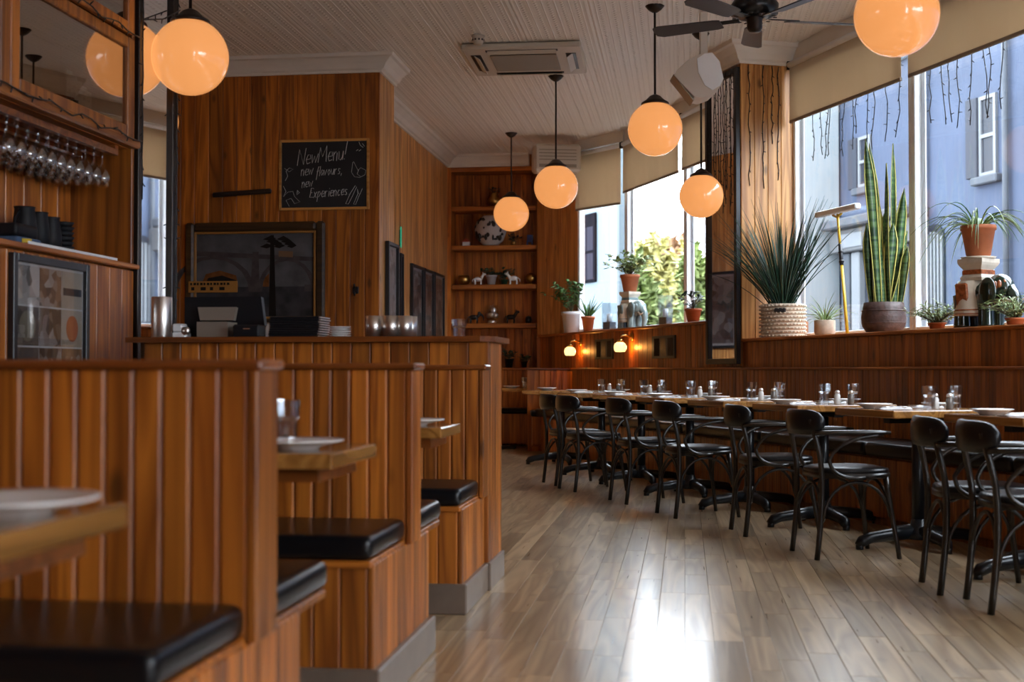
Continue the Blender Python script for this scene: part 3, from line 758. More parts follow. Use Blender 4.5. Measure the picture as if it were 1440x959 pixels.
# ------------------------------------------------------------------ things on the bar top
ZT = 1.1535
def bx(px, dy=.2): return (xy(px, 5.83+dy), 5.83+dy, ZT)
def cupprof(r, h_, t=.003): return [(0, 0), (r, 0), (r, h_), (r-t, h_), (r-t, t), (0, t)]
t = thing('steel_canister', 'tall brushed steel canister at the left end of the bar', 'canister', bx(227, .22))
MB().lathe([(0,0),(.048,0),(.05,.004),(.05,.20),(.048,.203),(.046,.203),(.046,.006),(0,.006)], 24).build('body', M['steel'], t)
MB().lathe([(.0502,.008),(.0512,.010),(.0502,.012)], 24).build('seam', M['steel'], t)
t = thing('till_screen', 'black till screen on a grey stand on the bar', 'till', bx(312, .26))
MB().prism([(-.205, .205), (.185, .205), (.215, .03), (.19, .01), (-.17, .01), (-.195, .03)], -.02, .02, Matrix.Translation((0, .03, .0)) @ Matrix.Rotation(PI/2-.12, 4, 'X')).build('screen', M['black'], t)
MB().prism([(-.115, .150), (.08, .150), (.07, .085), (-.10, .085)], 0, .03, Matrix.Translation((0, -.01, 0)) @ Matrix.Rotation(PI/2-.1, 4, 'X')).build('rear_cover', M['greyplastic'], t)
MB().prism([(-.09, -.10), (.065, -.10), (.075, .08), (-.10, .08)], 0, .078).build('stand', M['greyplastic'], t)
t = thing('card_reader', 'black card printer beside the till screen', 'printer', bx(352, .16))
MB().box(-.065, .065, -.07, .07, 0, .062, .008).build('body', M['black'], t)
MB().box(-.012, .022, -.072, -.0695, .040, .043).build('indicator', M['steel'], t)
t = thing('till_box', 'small white boxed device left of the till screen', 'box', bx(256, .2))
MB().box(-.035, .03, -.04, .04, 0, .028, .004).build('base', M['white'], t); MB().box(-.035, .012, -.04, .04, .029, .07, .006).build('top', M['white'], t)
MB().lathe([(0,0),(.02,0),(.02,.02),(0,.02)], 14, M=Matrix.Translation((.03,-.02,.035)) @ Matrix.Rotation(PI/2,4,'X')).build('roll', M['steel'], t)
t = thing('cream_bottle', 'small cream coloured bottle beside the menu stack', 'bottle', bx(378, .14))
MB().lathe([(0,0),(.017,0),(.017,.045),(.01,.06),(.009,.066),(0,.066)], 14).build('body', M['white'], t); MB().lathe([(.0,.0665),(.008,.0665),(.008,.072),(0,.072)], 12).build('cap', M['acwhite'], t)
for k in range(9):
    o = thing('menu_folder', 'black menu folder on the bar, %s of the stack' % (['lowest','second lowest','third lowest','fourth lowest','middle','fourth from the top','third from the top','second from the top','topmost'][k]), 'menu', (bx(422, .2)[0]+rnd.uniform(-.004, .004), bx(422, .2)[1], ZT+k*.0112), rnd.uniform(-.015, .015), 'stack of black menus')
    MB().box(-.125, .115, -.09, .09, 0, .0108, .003).build('cover', M['black'], o); MB().box(.1155, .122, -.085, .085, .003, .0085).build('metal_edge', M['steel'], o)
for k in range(5):
    o = MB().lathe([(0,0),(.03,0),(.052,.008),(.054,.011),(.05,.011),(.03,.004),(0,.004)], 24).build('saucer', M['china'], None, (bx(478, .2)[0], bx(478, .2)[1], ZT+k*.0105))
    tag(o, 'white saucer beside the menus, %s of the small stack' % (['lowest','second lowest','middle','second from the top','topmost'][k]), 'saucer', 'stack of saucers on the bar')
for k, (px, dy) in enumerate(((525, .12), (537, .24), (549, .12), (560, .26), (569, .14), (576, .3))):
    o = MB().lathe(cupprof(.036, .10+.004*(k % 2)), 24).build('steel_beaker', M['steel'], None, bx(px, dy))
    tag(o, ['first', 'second', 'third', 'fourth', 'fifth', 'sixth'][k]+' shiny steel beaker from the left in the row on the bar', 'beaker', 'steel beakers on the bar')
def tumbler_mesh(r, h_):
    rb = r*.76; n = 12
    return MB().lathe([(0, 0), (rb*.95, 0), (rb, .006), (rb*1.04, h_*.55), (r*.93, h_*.62), (r, h_), (r*.93, h_), (r*.86, h_*.62), (rb*.9, h_*.5), (rb*.85, .018), (0, .016)], n, smooth=False).mesh('tumbler', M['tumblerglass'])
tum = tumbler_mesh(.042, .132)
for px, dy, lab in ((646, .1, 'fluted glass tumbler standing near the right end of the bar'),):
    o = bpy.data.objects.new('tumbler', tumbler_mesh(.038, .082)); col.objects.link(o); o.location = bx(px, dy); tag(o, lab, 'glass')
# ------------------------------------------------------------------ chalkboard with its lettering
G = {'N': [[(0,0),(.05,1),(.55,0),(.62,1.05)]], 'e': [[(.05,.3),(.42,.34),(.36,.6),(.16,.62),(.03,.3),(.16,.02),(.42,.1)]],
 'w': [[(0,.6),(.1,.05),(.26,.5),(.38,.05),(.55,.62)]], 'M': [[(0,0),(.08,1),(.36,.35),(.66,1.05),(.74,0)]],
 'n': [[(.02,.6),(.05,0)],[(.05,.42),(.22,.62),(.34,.5),(.36,0)]], 'u': [[(0,.6),(.06,.08),(.22,.02),(.36,.2),(.4,.6)],[(.4,.6),(.42,0)]],
 '!': [[(.1,.35),(.18,1.35)],[(.06,.1),(.08,.04)]], 'f': [[(.36,.95),(.22,1),(.12,.6),(.06,-.4)],[(0,.5),(.34,.52)]],
 'l': [[(.08,1),(.06,0)]], 'a': [[(.38,.56),(.16,.6),(.04,.25),(.18,.02),(.36,.3)],[(.38,.6),(.42,0)]],
 'v': [[(0,.6),(.16,.02),(.36,.62)]], 'o': [[(.2,.6),(.04,.3),(.2,.0),(.38,.3),(.2,.6)]], 'r': [[(.03,.6),(.05,0)],[(.05,.4),(.18,.6),(.32,.56)]],
 's': [[(.32,.56),(.12,.6),(.08,.4),(.3,.22),(.24,.02),(.02,.06)]], ',': [[(.08,.06),(.02,-.18)]], 'E': [[(.5,.92),(.14,1),(.1,.55),(.36,.55),(.1,.52),(.04,.08),(.5,.06)]],
 'x': [[(0,.6),(.34,0)],[(.34,.6),(0,0)]], 'p': [[(.05,.6),(.02,-.4)],[(.04,.5),(.24,.62),(.36,.35),(.22,.04),(.04,.12)]], 'i': [[(.06,.56),(.07,0)],[(.07,.82),(.08,.78)]],
 'c': [[(.36,.52),(.18,.6),(.04,.3),(.18,.02),(.38,.1)]], '.': [[(.05,.04),(.08,.02)]]}
GW = {'N': .72, 'M': .86, 'w': .64, '!': .3, 'l': .2, 'i': .2, ',': .2, '.': .2, 'E': .6, 'f': .4}
c0 = at(392, 295, 11.85); c1 = at(519, 195, 11.85)
cb = thing('chalkboard', 'black chalkboard with white hand lettering in a light wood frame', 'chalkboard', (xy(392, YB0-.01), YB0-.004, c0[2]))
CW = xy(519, YB0)-xy(392, YB0); CH = c1[2]-c0[2]
MB().box(.015, CW-.015, -.014, -.004, .015, CH-.015).build('slate', M['slate'], cb)
fr = MB(); t_ = .024
for x0, x1, z0, z1 in ((0, t_, 0, CH), (CW-t_, CW, 0, CH), (t_, CW-t_, 0, t_), (t_, CW-t_, CH-t_, CH)): fr.box(x0, x1, -.026, -.002, z0, z1, .003)
fr.build('frame', M['oakframe'], cb)
def write(txt, x, z, h_, slope=.05, sl=.12, thick=.0045):
    mb = MB()
    for ch in txt:
        if ch == ' ': x += h_*.25; continue
        for pl in G[ch]:
            mb.tube([(x+(a*.74+sl*b)*h_, -.0155, z+b*h_+(a*h_)*slope+rnd.uniform(-.002, .002)) for a, b in pl], thick, 5, flat=.3)
        adv = GW.get(ch, .5)*h_*.74; x += adv; z += adv*slope
    return mb
u = CW/520.0                                   # one pixel of the 4x study crop
def cz(yy): return CH-(yy-540)*u*1.0
for k, (txt, x, yy, hh, th_) in enumerate((('New', 105, 685, 88, .0055), ('Menu!', 225, 670, 84, .0055), ('new', 125, 745, 60, .0045), ('flavours,', 215, 748, 62, .0045), ('new', 130, 812, 54, .0045), ('Experiences.', 175, 872, 66, .0048))):
    write(txt, x*u, cz(yy), hh*u*(.86 if len(txt) > 6 else 1), .07, thick=th_*1.15).build('chalk_lettering', M['chalk'], cb)
def doodle(pls, th_=.004):
    mb = MB()
    for pl in pls: mb.tube([((x-600)*u, -.0155, cz(y)) for x, y in pl], th_, 5, flat=.3)
    mb.build('chalk_drawing', M['chalk'], cb)
doodle([[(985,905),(1010,850),(1040,805),(1048,812),(1020,870),(1000,908),(985,905)], [(1030,908),(1055,850),(1052,825)], [(1052,825),(1058,850),(1068,852),(1080,822)], [(1030,908),(1042,910),(1066,852)]])
doodle([[(1025,675),(1018,730),(1035,755),(1065,760),(1095,745),(1100,720),(1070,705),(1055,720),(1030,670),(1025,675)], [(1060,715),(1050,740),(1070,755)]])
doodle([[(1060,560),(1068,580),(1085,592)], [(1070,555),(1062,548)], [(1080,570),(1092,585)], [(1045,610),(1056,602)], [(1060,612),(1072,604)]], .006)
doodle([[(630,700),(660,720),(680,705),(660,698),(640,715),(650,745),(635,770)], [(625,800),(640,830),(625,860),(650,835),(680,830),(690,860),(720,890),(690,900),(670,870),(640,880),(660,915)], [(706,825),(718,838),(704,850),(706,825)]])
# coat rail
t = thing('coat_rail', 'short black rail fixed on the bar wall left of the chalkboard', 'rail', (xy(300, YB0), YB0-.002, at(300, 276, 11.9)[2]))
rl = xy(383, YB0)-xy(300, YB0)
MB().box(0, rl, -.05, -.02, 0, .045, .01, Matrix.Rotation(-.05, 4, 'Y')).build('bar', M['frame'], t)
MB().box(.05, .09, -.02, 0, .005, .045).box(rl-.1, rl-.06, -.02, 0, .03, .065).build('bracket', M['frame'], t)
# ------------------------------------------------------------------ painting of a viaduct
x0, x1 = xy(262, YB0), xy(458, YB0); zt, zb = at(300, 312, 11.9)[2], at(300, 446, 11.9)[2]
pt = thing('landscape_painting', 'large dark painting of an arched viaduct in a deep wooden frame', 'painting', (x0, YB0-.003, zb-.10))
PWd, PHt = x1-x0, zt-zb+.10
fr = MB(); t_ = .085
for a, b, c_, d_ in ((0, t_, 0, PHt), (PWd-t_, PWd, 0, PHt), (t_, PWd-t_, 0, t_), (t_, PWd-t_, PHt-t_, PHt)): fr.box(a, b, -.06, 0, c_, d_, .02)
fr.build('frame', M['pframe'], pt)
fr = MB()
for a, b, c_, d_ in ((t_, t_+.02, t_, PHt-t_), (PWd-t_-.02, PWd-t_, t_, PHt-t_), (t_+.02, PWd-t_-.02, t_, t_+.02), (t_+.02, PWd-t_-.02, PHt-t_-.02, PHt-t_)): fr.box(a, b, -.045, -.01, c_, d_, .004)
fr.build('gilt_slip', M['gilt'], pt)
MB().box(t_, PWd-t_, -.02, -.005, t_, PHt-t_).build('canvas', M['pcanvas'], pt)
iw, ih = PWd-2*t_-.04, PHt-2*t_-.04; ox, oz = t_+.02, t_+.02
Mp = Matrix.Translation((ox, -.020, oz)) @ Matrix.Rotation(PI/2, 4, 'X')
def pshape(poly, m, d_): MB().prism([(a*iw, b*ih) for a, b in poly], 0, d_, Mp).build('painted_shape', m, pt)
pshape([(0,0),(1,0),(1,.36),(0,.36)], M['pwater'], .0006)
pshape([(.03,.36),(.36,.36),(.34,.5),(.2,.56),(.08,.52)], M['porange'], .0010)
pshape([(.06,.36),(.34,.36),(.34,.44),(.22,.5),(.1,.47)], M['pdark'], .0013)
pshape([(.55,.36),(.62,.36),(.62,.52),(.56,.44)], M['porange'], .0010)
def arch(xa, xb, zb_, zt_, w_):
    n = 10; up = []; dn = []
    for i in range(n+1):
        a = PI*i/n; cx = (xa+xb)/2; rx = (xb-xa)/2
        up.append((cx-rx*math.cos(a), zb_+(zt_-zb_)*math.sin(a))); dn.append((cx-(rx-w_)*math.cos(a), zb_+(zt_-zb_-w_*.8)*math.sin(a)))
    return up+dn[::-1]
pshape(arch(-.22, .50, .30, .74, .05), M['pbridge'], .0016); pshape(arch(.52, 1.02, .30, .70, .04), M['pbridge'], .0016)
pshape([(0,.74),(1,.66),(1,.71),(0,.80)], M['pbridge'], .0018); pshape([(.46,.30),(.54,.30),(.53,.78),(.48,.78)], M['pbridge'], .0020)
pshape([(.62,0),(.68,0),(.66,.98),(.63,.98)], M['ptree'], .0026)
for k in range(9):
    a = (k*.37) % 1; pshape([(.54+.24*a, .84+.03*(k % 4)), (.60+.24*a, .88+.03*(k % 4)), (.66+.2*a, .85+.03*(k % 4)), (.60+.22*a, .82+.03*(k % 4))], M['ptree'], .0028)
pshape([(.70,.72),(.82,.71),(.82,.78),(.70,.79)], M['pbus'], .0024)
pshape([(.92,.30),(.99,.30),(.99,.38),(.92,.38)], M['pbridge'], .0024)
t = thing('yellow_sign', 'small yellow sign with dark lettering at the foot of the painting', 'sign', (xy(268, YB0), YB0-.055, at(268, 411, 11.9)[2]))
sw_ = xy(337, YB0)-xy(268, YB0)
MB().box(0, sw_, -.014, -.006, 0, .105, .003).build('plate', M['psign'], t)
mb = MB()
for k in range(12): mb.box(.02+k*.032, .038+k*.032+.006*(k % 2), -.0148, -.0138, .068, .090)
for k in range(4): mb.box(.03+k*.09, .06+k*.09+.02*(k % 2), -.0148, -.0138, .02, .05)
mb.build('lettering', M['pdark'], t)
# hooks and small fittings on the walls
for px, py, Z, lab in ((500, 408, 11.85, 'small dark iron ornament on the bar wall right of the painting'),):
    p = at(px, py, Z); t = thing('iron_ornament', lab, 'ornament', (xy(px, YB0), YB0-.003, p[2]))
    MB().box(-.03, .03, -.012, 0, -.035, .03, .008).build('plate', M['frame'], t); MB().tube([(0,-.012,.02),(0,-.05,.03),(0,-.05,.055)], .008, 6).tube([(0,-.012,-.02),(0,-.04,-.05),(0,-.05,-.02)], .008, 6).build('hook', M['frame'], t)
def sideframe(name, Xw, pxa, pxb, za, zb_, label, pm, mountw=.03, grp=None):
    ya_, yb2 = yx(pxa, Xw), yx(pxb, Xw); L_ = yb2-ya_
    t = thing(name, label, 'picture', (Xw, ya_, za), 0, grp); H = zb_-za; q = .035
    fr = MB()
    for a, b, c_, d_ in ((0, q, 0, H), (L_-q, L_, 0, H), (q, L_-q, 0, q), (q, L_-q, H-q, H)): fr.box(.002, .04, a, b, c_, d_, .004)
    fr.build('frame', M['frame'], t)
    MB().box(.002, .014, q, L_-q, q, H-q).build('mount', M['mountgrey'], t)
    MB().box(.014, .017, q+mountw, L_-q-mountw, q+mountw, H-q-mountw).build('print', pm, t)
    MB().box(.020, .0215, q, L_-q, q, H-q).build('cover_glass', M['picglass'], t)
bw1 = photomat('photo_grey', (.02,.02,.02), (.12,.10,.09), (.35,.33,.31), 9, 11); bw2 = photomat('photo_grey_two', (.02,.015,.013), (.15,.09,.06), (.30,.28,.27), 7, 13)
zt_ = 1+151*14.9/FPX
sideframe('framed_print', XS, 576, 592, 1.27, zt_, 'black framed print, nearest of the three on the side wall', bw1, grp='framed prints on the side wall')
sideframe('framed_print', XS, 593.5, 606.5, 1.27, zt_, 'black framed print, middle of the three on the side wall', bw2, grp='framed prints on the side wall')
sideframe('framed_print', XS, 608, 621.5, 1.27, zt_, 'black framed print beside the shelf niche, farthest on the side wall', photomat('photo_tan', (.03,.02,.015), (.2,.10,.05), (.36,.3,.27), 8, 17), grp='framed prints on the side wall')
sideframe('framed_print', XB, 541, 556, 1.25, 2.20, 'tall black framed print on the end of the bar wall', photomat('photo_pale_two', (.1,.09,.09), (.35,.31,.30), (.45,.42,.40), 12, 19))
sideframe('framed_print', XS, 559.5, 563.5, 1.3, 2.30, 'dark framed print half hidden behind the bar wall end', bw2)
t = thing('exit_sign', 'thin green lit sign seen edge on above the side wall prints', 'sign', (XS+.012, yx(561, XS), at(560, 344, 14.1)[2]))
MB().box(0, .012, 0, .03, 0, .235, .003).build('edge', mat('green_sign_edge', (.02,.30,.16), .3, emis=(.03,.45,.25), es=.35), t); MB().box(-.011, -.001, .005, .025, .02, .2).build('bracket', M['dark'], t)
# ------------------------------------------------------------------ banquette under the windows
OS, OB = 4.45, 4.93
bq = thing('banquette', 'long panelled banquette with black leather seat under the windows', 'bench', B(0, 0), BA)
S0, S1 = 3.0, 14.9
MB().box(OS+.10, OP-.01, S0, S1, 0, .44).build('base_core', M['red'], bq)
MB().box(OB+.018, OP-.003, S0, S1, .44, 1.0).build('back_core', M['red'], bq)
n = round((S1-S0)/.072)
for i in range(n):
    yy = S0+(S1-S0)*(i+.5)/n
    board('back_board', bq, M['red'], (OB+.009, yy, .76), (.018, (S1-S0)/n-.002, .49), 0, .005)
n = round((S1-S0)/.12)
for i in range(n):
    yy = S0+(S1-S0)*(i+.5)/n
    board('base_board', bq, M['red'], (OS+.091, yy, .24), (.018, (S1-S0)/n-.002, .38), 0, .004)
board('ledge', bq, M['red_y'], (OB+.035, (S0+S1)/2, 1.010), (.115, S1-S0, .022), 0, .006)
n = 8
for i in range(n):
    a = S0+(S1-S0)*i/n
    rbox('seat_cushion', M['leather'], bq, OS, OB-.005, a+.006, a+(S1-S0)/n-.006, .445, .535, .036, 4)
# corner bench and far booth beside the niche
p = at(742, 520, 15.9)
cb_ = thing('corner_bench', 'small pine corner bench with black seat at the far end', 'bench', (p[0], p[1], 0), TH)
MB().box(0, .56, .03, .10, 0, 1.0).build('back_core', M['pine'], cb_)
for i in range(8): board('back_board', cb_, M['pine'], (.56*(i+.5)/8, .02, .72), (.56/8-.002, .018, .56), 0, .005)
board('end_post', cb_, M['pine'], (.055, .008, .72), (.12, .01, .56), 0, .003)
board('cap', cb_, M['rail'], (.28, .05, 1.011), (.60, .13, .022), 0, .005)
MB().box(.05, .56, -.36, .03, .08, .43).build('base', M['pine'], cb_)
for i in range(5): board('base_board', cb_, M['pine'], (.05+.51*(i+.5)/5, -.368, .27), (.1, .016, .34), 0, .004)
rbox('seat_cushion', M['leather'], cb_, .03, .56, -.42, .02, .44, .51, .03, 4)
fb = thing('niche_bench', 'dark bench under the shelf niche behind the bar end', 'bench', (-2.5, YF-.01, 0))
MB().box(-.55, .55, -.44, -.02, .05, .43).build('base', M['red'], fb); rbox('seat_cushion', M['leather'], fb, -.56, .56, -.47, -.02, .432, .50, .03, 4)
ft = thing('niche_table', 'small wooden table in front of the niche bench', 'table', (-2.36, 16.25, 0))
MB().box(-.42, .40, -.3, .3, .73, .77, .004).build('table_top', M['top'], ft); MB().cyl((0,0,.04), (0,0,.73), .035).build('column', M['iron'], ft); MB().box(-.25,.25,-.04,.04,0,.04,.01).box(-.04,.04,-.25,.25,0,.04,.01).build('base', M['iron'], ft)

# ------------------------------------------------------------------ chairs
def bez(p0, p1, p2, p3, n=10):
    out = []
    for i in range(n+1):
        t = i/n; a = [(1-t)**3, 3*t*(1-t)**2, 3*t*t*(1-t), t**3]
        out.append(tuple(sum(a[j]*q[k] for j, q in enumerate((p0, p1, p2, p3))) for k in range(3)))
    return out
def make_chair():
    t = thing('bentwood_armchair', '', 'chair', (0,0,0), 0, 'black bentwood armchairs along the window tables')
    W = M['blackwood']
    # seat: rounded square frame and padded top (front is +X)
    def sq(r, f=.0):
        pl = []
        for i in range(28):
            a = 2*PI*i/28; c, s_ = math.cos(a), math.sin(a)
            k = (abs(c)**3.2+abs(s_)**3.2)**(-1/3.2)
            pl.append((r*k*c+.01, r*(1.0 if c > 0 else .93)*k*s_))
        return pl
    MB().prism(sq(.213), .425, .452, smooth=True).build('seat_frame', W, t)
    mb = MB(); rings = [(.206, .452), (.21, .463), (.205, .474), (.17, .482), (.08, .485)]; vs = []; fs = []
    for r, z in rings: vs += [(x, y, z) for x, y in sq(r)]
    for k in range(len(rings)-1):
        for i in range(28): j = (i+1) % 28; fs.append((k*28+i, k*28+j, k*28+28+j, k*28+28+i))
    fs.append(tuple((len(rings)-1)*28+i for i in range(28)))
    mb.add(vs, fs, True); mb.build('seat_pad', M['leather'], t)
    for s_ in (-1, 1):
        MB().tube(bez((-.225, s_*.178, 0), (-.20, s_*.178, .2), (-.185, s_*.178, .36), (-.20, s_*.176, .50), 7) + bez((-.203, s_*.180, .52), (-.215, s_*.178, .6), (-.235, s_*.172, .66), (-.25, s_*.165, .74), 5), [.0155]*8+[.0145]*6, 8).build('rear_leg', W, t)
        MB().tube(bez((.225, s_*.20, 0), (.205, s_*.19, .15), (.18, s_*.175, .3), (.165, s_*.165, .43), 6), [.013, .0135, .014, .0145, .0155, .0165, .0175], 8).build('front_leg', W, t)
        # flat arm from behind the back pad forward
        MB().tube(bez((-.235, s_*.19, .668), (-.17, s_*.245, .672), (-.02, s_*.262, .675), (.16, s_*.235, .668), 10), [.020]*9+[.019, .012], 8, flat=.62).build('arm', W, t)
        # hoop under the arm
        MB().tube(bez((.12, s_*.240, .655), (-.02, s_*.245, .655), (-.13, s_*.225, .62), (-.165, s_*.205, .53), 8) + bez((-.165, s_*.205, .52), (-.155, s_*.205, .45), (-.08, s_*.208, .42), (.03, s_*.215, .430), 7), .0105, 7).build('arm_hoop', W, t)
        # side hoop below the seat
        MB().tube(bez((-.195, s_*.186, .20), (-.17, s_*.18, .47), (.15, s_*.17, .47), (.185, s_*.18, .22), 12), .009, 7).build('side_hoop', W, t)
    MB().tube(bez((.198, -.18, .22), (.16, -.14, .47), (.16, .14, .47), (.198, .18, .22), 12), .009, 7).build('front_hoop', W, t)
    MB().tube(bez((-.205, -.182, .22), (-.18, -.13, .46), (-.18, .13, .46), (-.205, .182, .22), 12), .009, 7).build('rear_hoop', W, t)
    # curved padded back
    mb = MB(); vs = []; fs = []; n = 16; m = 12
    for i in range(n+1):
        t_ = i/n; a = -1+2*t_; y = .218*a; x = -.280+.080*a*a
        hh = .068*(1-abs(a)**7*.55); cz_ = .722
        tn = Vector((.17*a/.245, 1, 0)).normalized(); nx = Vector((tn.y, -tn.x, 0))
        sc_ = 1.0 if 0 < i < n else .55
        for k in range(m):
            b_ = 2*PI*k/m; c, s_ = math.cos(b_), math.sin(b_)
            e = (abs(c)**3+abs(s_)**3)**(-1/3)
            q = Vector((x, y, cz_)) + nx*(.024*c*e*sc_) + Vector((0, 0, hh*s_*e*(sc_*.4+.6)))
            vs.append(q)
    for i in range(n):
        for k in range(m): fs.append((i*m+k, i*m+(k+1) % m, i*m+m+(k+1) % m, i*m+m+k))
    fs.append(tuple(range(m))[::-1]); fs.append(tuple(n*m+k for k in range(m)))
    mb.add(vs, fs, True); mb.build('back_pad', M['leather'], t)
    return t
chair = make_chair()
CH_ = [(3.59, 4.68, -.34), (3.657, 5.125, -.36), (3.63, 6.29, -.12), (3.70, 7.24, -.2), (3.64, 8.27, -.03), (3.64, 9.22, 0.0), (3.57, 10.26, .06), (3.60, 10.83, .0)]
ords = ['nearest', 'second nearest', 'third nearest', 'fourth nearest', 'fifth nearest', 'sixth nearest', 'seventh nearest', 'farthest']
for i, (o_, s_, a) in enumerate(CH_):
    lab = '%s black bentwood armchair in the row along the window tables' % ords[i]
    if i == 0:
        chair.location = B(o_, s_); chair.rotation_euler = (0, 0, BA+a); chair['label'] = lab
    else: copy_tree(chair, None, B(o_, s_), BA+a, lab)

# ------------------------------------------------------------------ window tables and what stands on them
def make_table():
    t = thing('bistro_table', '', 'table', (0,0,0), 0, 'wooden tables along the banquette')
    MB().box(-.35, .35, -.31, .31, .738, .78, .005).build('table_top', M['top'], t)
    MB().cyl((0,0,.09), (0,0,.70), .038, .034, 14).build('column', M['iron'], t)
    MB().box(-.2, .2, -.03, .03, .70, .738).box(-.03, .03, -.2, .2, .70, .738).build('top_spider', M['iron'], t)
    MB().lathe([(.0,.05),(.09,.05),(.075,.09),(.05,.12),(.038,.16),(0,.16)], 16).build('hub', M['iron'], t)
    for k in range(4):
        a = k*PI/2+PI/4*0; c, s_ = math.cos(a), math.sin(a)
        L_ = .36 if k % 2 == 0 else .27
        pts = [(c*.05, s_*.05, .085), (c*L_*.5, s_*L_*.5, .075), (c*L_*.85, s_*L_*.85, .062), (c*L_*1.0, s_*L_*1.0, .045), (c*L_*1.08, s_*L_*1.08, .022)]
        mb = MB().tube(pts, [.04, .036, .032, .034, .020], 8); mb.cyl((c*L_*1.04, s_*L_*1.04, 0), (c*L_*1.04, s_*L_*1.04, .03), .022)
        mb.build('foot', M['iron'], t)
    return t
tab = make_table()
plate_me = MB().lathe([(0,.0),(.055,0),(.06,.006),(.095,.022),(.105,.026),(.105,.029),(.094,.026),(.058,.010),(0,.009)], 28).mesh('plate', M['china'])
def shaker(parentless, label, dark, loc):
    t = thing('shaker', label, 'shaker', loc, 0, 'salt and pepper shakers')
    MB().lathe([(0,0),(.019,0),(.021,.004),(.020,.055),(.0145,.066),(0.0145,.068),(0,.068)], 14).build('jar', M['pepper'] if dark else M['salt'], t)
    MB().lathe([(.0,.0685),(.0165,.0685),(.0165,.078),(.012,.086),(0,.088)], 14).build('cap', M['steel'], t)
M['salt'] = mat('salt_filled_glass', (.68,.67,.64), .15, coat=.6); M['pepper'] = mat('pepper_filled_glass', (.16,.14,.125), .12, coat=.6)
def napkin(label, loc, rz):
    t = thing('napkin', label, 'napkin', loc, rz, 'white napkins laid on the tables')
    mb = MB(); vs = []; n = 8; k = 5
    r2 = random.Random(int(abs(loc[0]*1000)+abs(loc[1]*777)))
    for i in range(n+1):
        for j in range(k+1): vs.append((-.09+.18*i/n, -.05+.10*j/k, .004+.006*r2.random()+.007*math.sin(i*.9)*math.sin(j)))
    m_ = len(vs); vs += [(x, y, .0005) for x, y, z in vs]
    fs = []
    for i in range(n):
        for j in range(k):
            a = i*(k+1)+j; fs.append((a, a+k+1, a+k+2, a+1)); fs.append((m_+a, m_+a+1, m_+a+k+2, m_+a+k+1))
    for i in range(n): a = i*(k+1); fs.append((a, m_+a, m_+a+k+1, a+k+1)); a += k; fs.append((a, a+k+1, m_+a+k+1, m_+a))
    for j in range(k): fs.append((j, j+1, m_+j+1, m_+j)); a = n*(k+1)+j; fs.append((a, m_+a, m_+a+1, a+1))
    mb.add(vs, fs, True); mb.build('cloth', M['napkin'], t)
fork_me = MB().tube([(-.09,0,.012),(.0,0,.010),(.06,0,.014)], [.004,.0025,.003], 6, flat=.5).tube([(.06,-.008,.014),(.095,-.009,.012)], .0016, 5).tube([(.06,-.003,.014),(.097,-.003,.012)], .0016, 5).tube([(.06,.003,.014),(.097,.003,.012)], .0016, 5).tube([(.06,.008,.014),(.095,.009,.012)], .0016, 5).box(.055,.063,-.009,.009,.012,.016).mesh('fork', M['steel'])
knife_me = MB().tube([(-.10,0,.012),(-.02,0,.011)], [.005,.0045], 6, flat=.6).box(-.02, .10, -.0075, .0075, .0095, .0115, .0008).mesh('knife', M['steel'])
TS = [3.99, 5.06, 6.13, 7.20, 8.27, 9.34, 10.41, 11.45]
tn = ['nearest window table', 'second window table from the right', 'third window table from the right', 'fourth window table from the right', 'fifth window table from the right', 'sixth window table from the right', 'seventh window table from the right', 'farthest window table']
def meshobj(name, me, loc, rz, label, cat, group):
    o = bpy.data.objects.new(name, me); col.objects.link(o); o.location = loc; o.rotation_euler = (0, 0, rz); return tag(o, label, cat, group)
for i, s0 in enumerate(TS):
    sc0 = s0+.31; oc = 4.19; zt = .7805
    lab = tn[i]
    tl = 'wooden iron based bistro table, '+lab.replace('window table', 'of the window row')
    if i == 0: tab.location = B(oc, sc0); tab.rotation_euler = (0, 0, BA); tab['label'] = tl
    else: copy_tree(tab, None, B(oc, sc0), BA, tl)
    r3 = random.Random(40+i)
    j = lambda q: r3.uniform(-q, q)
    go = [(oc-.05+j(.02), sc0-.15+j(.03)), (oc+.16+j(.02), sc0-.12+j(.03))]
    for k, (o_, s_) in enumerate(go):
        meshobj('tumbler', tum, B(o_, s_, zt), r3.random(), 'fluted clear tumbler on the %s side of the %s' % (('aisle', 'banquette')[k], lab), 'glass', 'tumblers on the window tables')
    shaker(None, 'white salt shaker on the '+lab, False, B(oc+.04, sc0-.11, zt))
    shaker(None, 'pepper shaker on the '+lab, True, B(oc+.10, sc0-.17+j(.02), zt))
    for k, (o_, s_) in enumerate(((oc-.22, sc0+.10), (oc+.23, sc0+.13))):
        meshobj('plate', plate_me, B(o_, s_, zt), 0, 'white side plate on the %s side of the %s' % (('aisle', 'banquette')[k], lab), 'plate', 'plates on the window tables')
    for k, (o_, s_) in enumerate(((oc-.24, sc0-.13), (oc+.10, sc0+.08))):
        side = ('aisle', 'banquette')[k]; a = BA+j(.25)+PI*.5*k*0
        napkin('white napkin on the %s side of the %s' % (side, lab), B(o_, s_, zt), a)
        meshobj('fork', fork_me, B(o_-.01, s_+.015, zt+.004), a, 'steel fork, %s side of the %s' % (side, lab), 'fork', 'forks on the window tables')
        meshobj('knife', knife_me, B(o_+.01, s_-.02, zt+.004), a+.1, 'steel knife, %s side of the %s' % (side, lab), 'knife', 'knives on the window tables')
ft2 = copy_tree(tab, None, B(4.25, 13.2), BA, 'wooden bistro table beside the far corner bench')
meshobj('plate', plate_me, B(4.1, 13.25, .7805), 0, 'white plate on the table beside the far corner bench', 'plate', 'plates on the window tables')
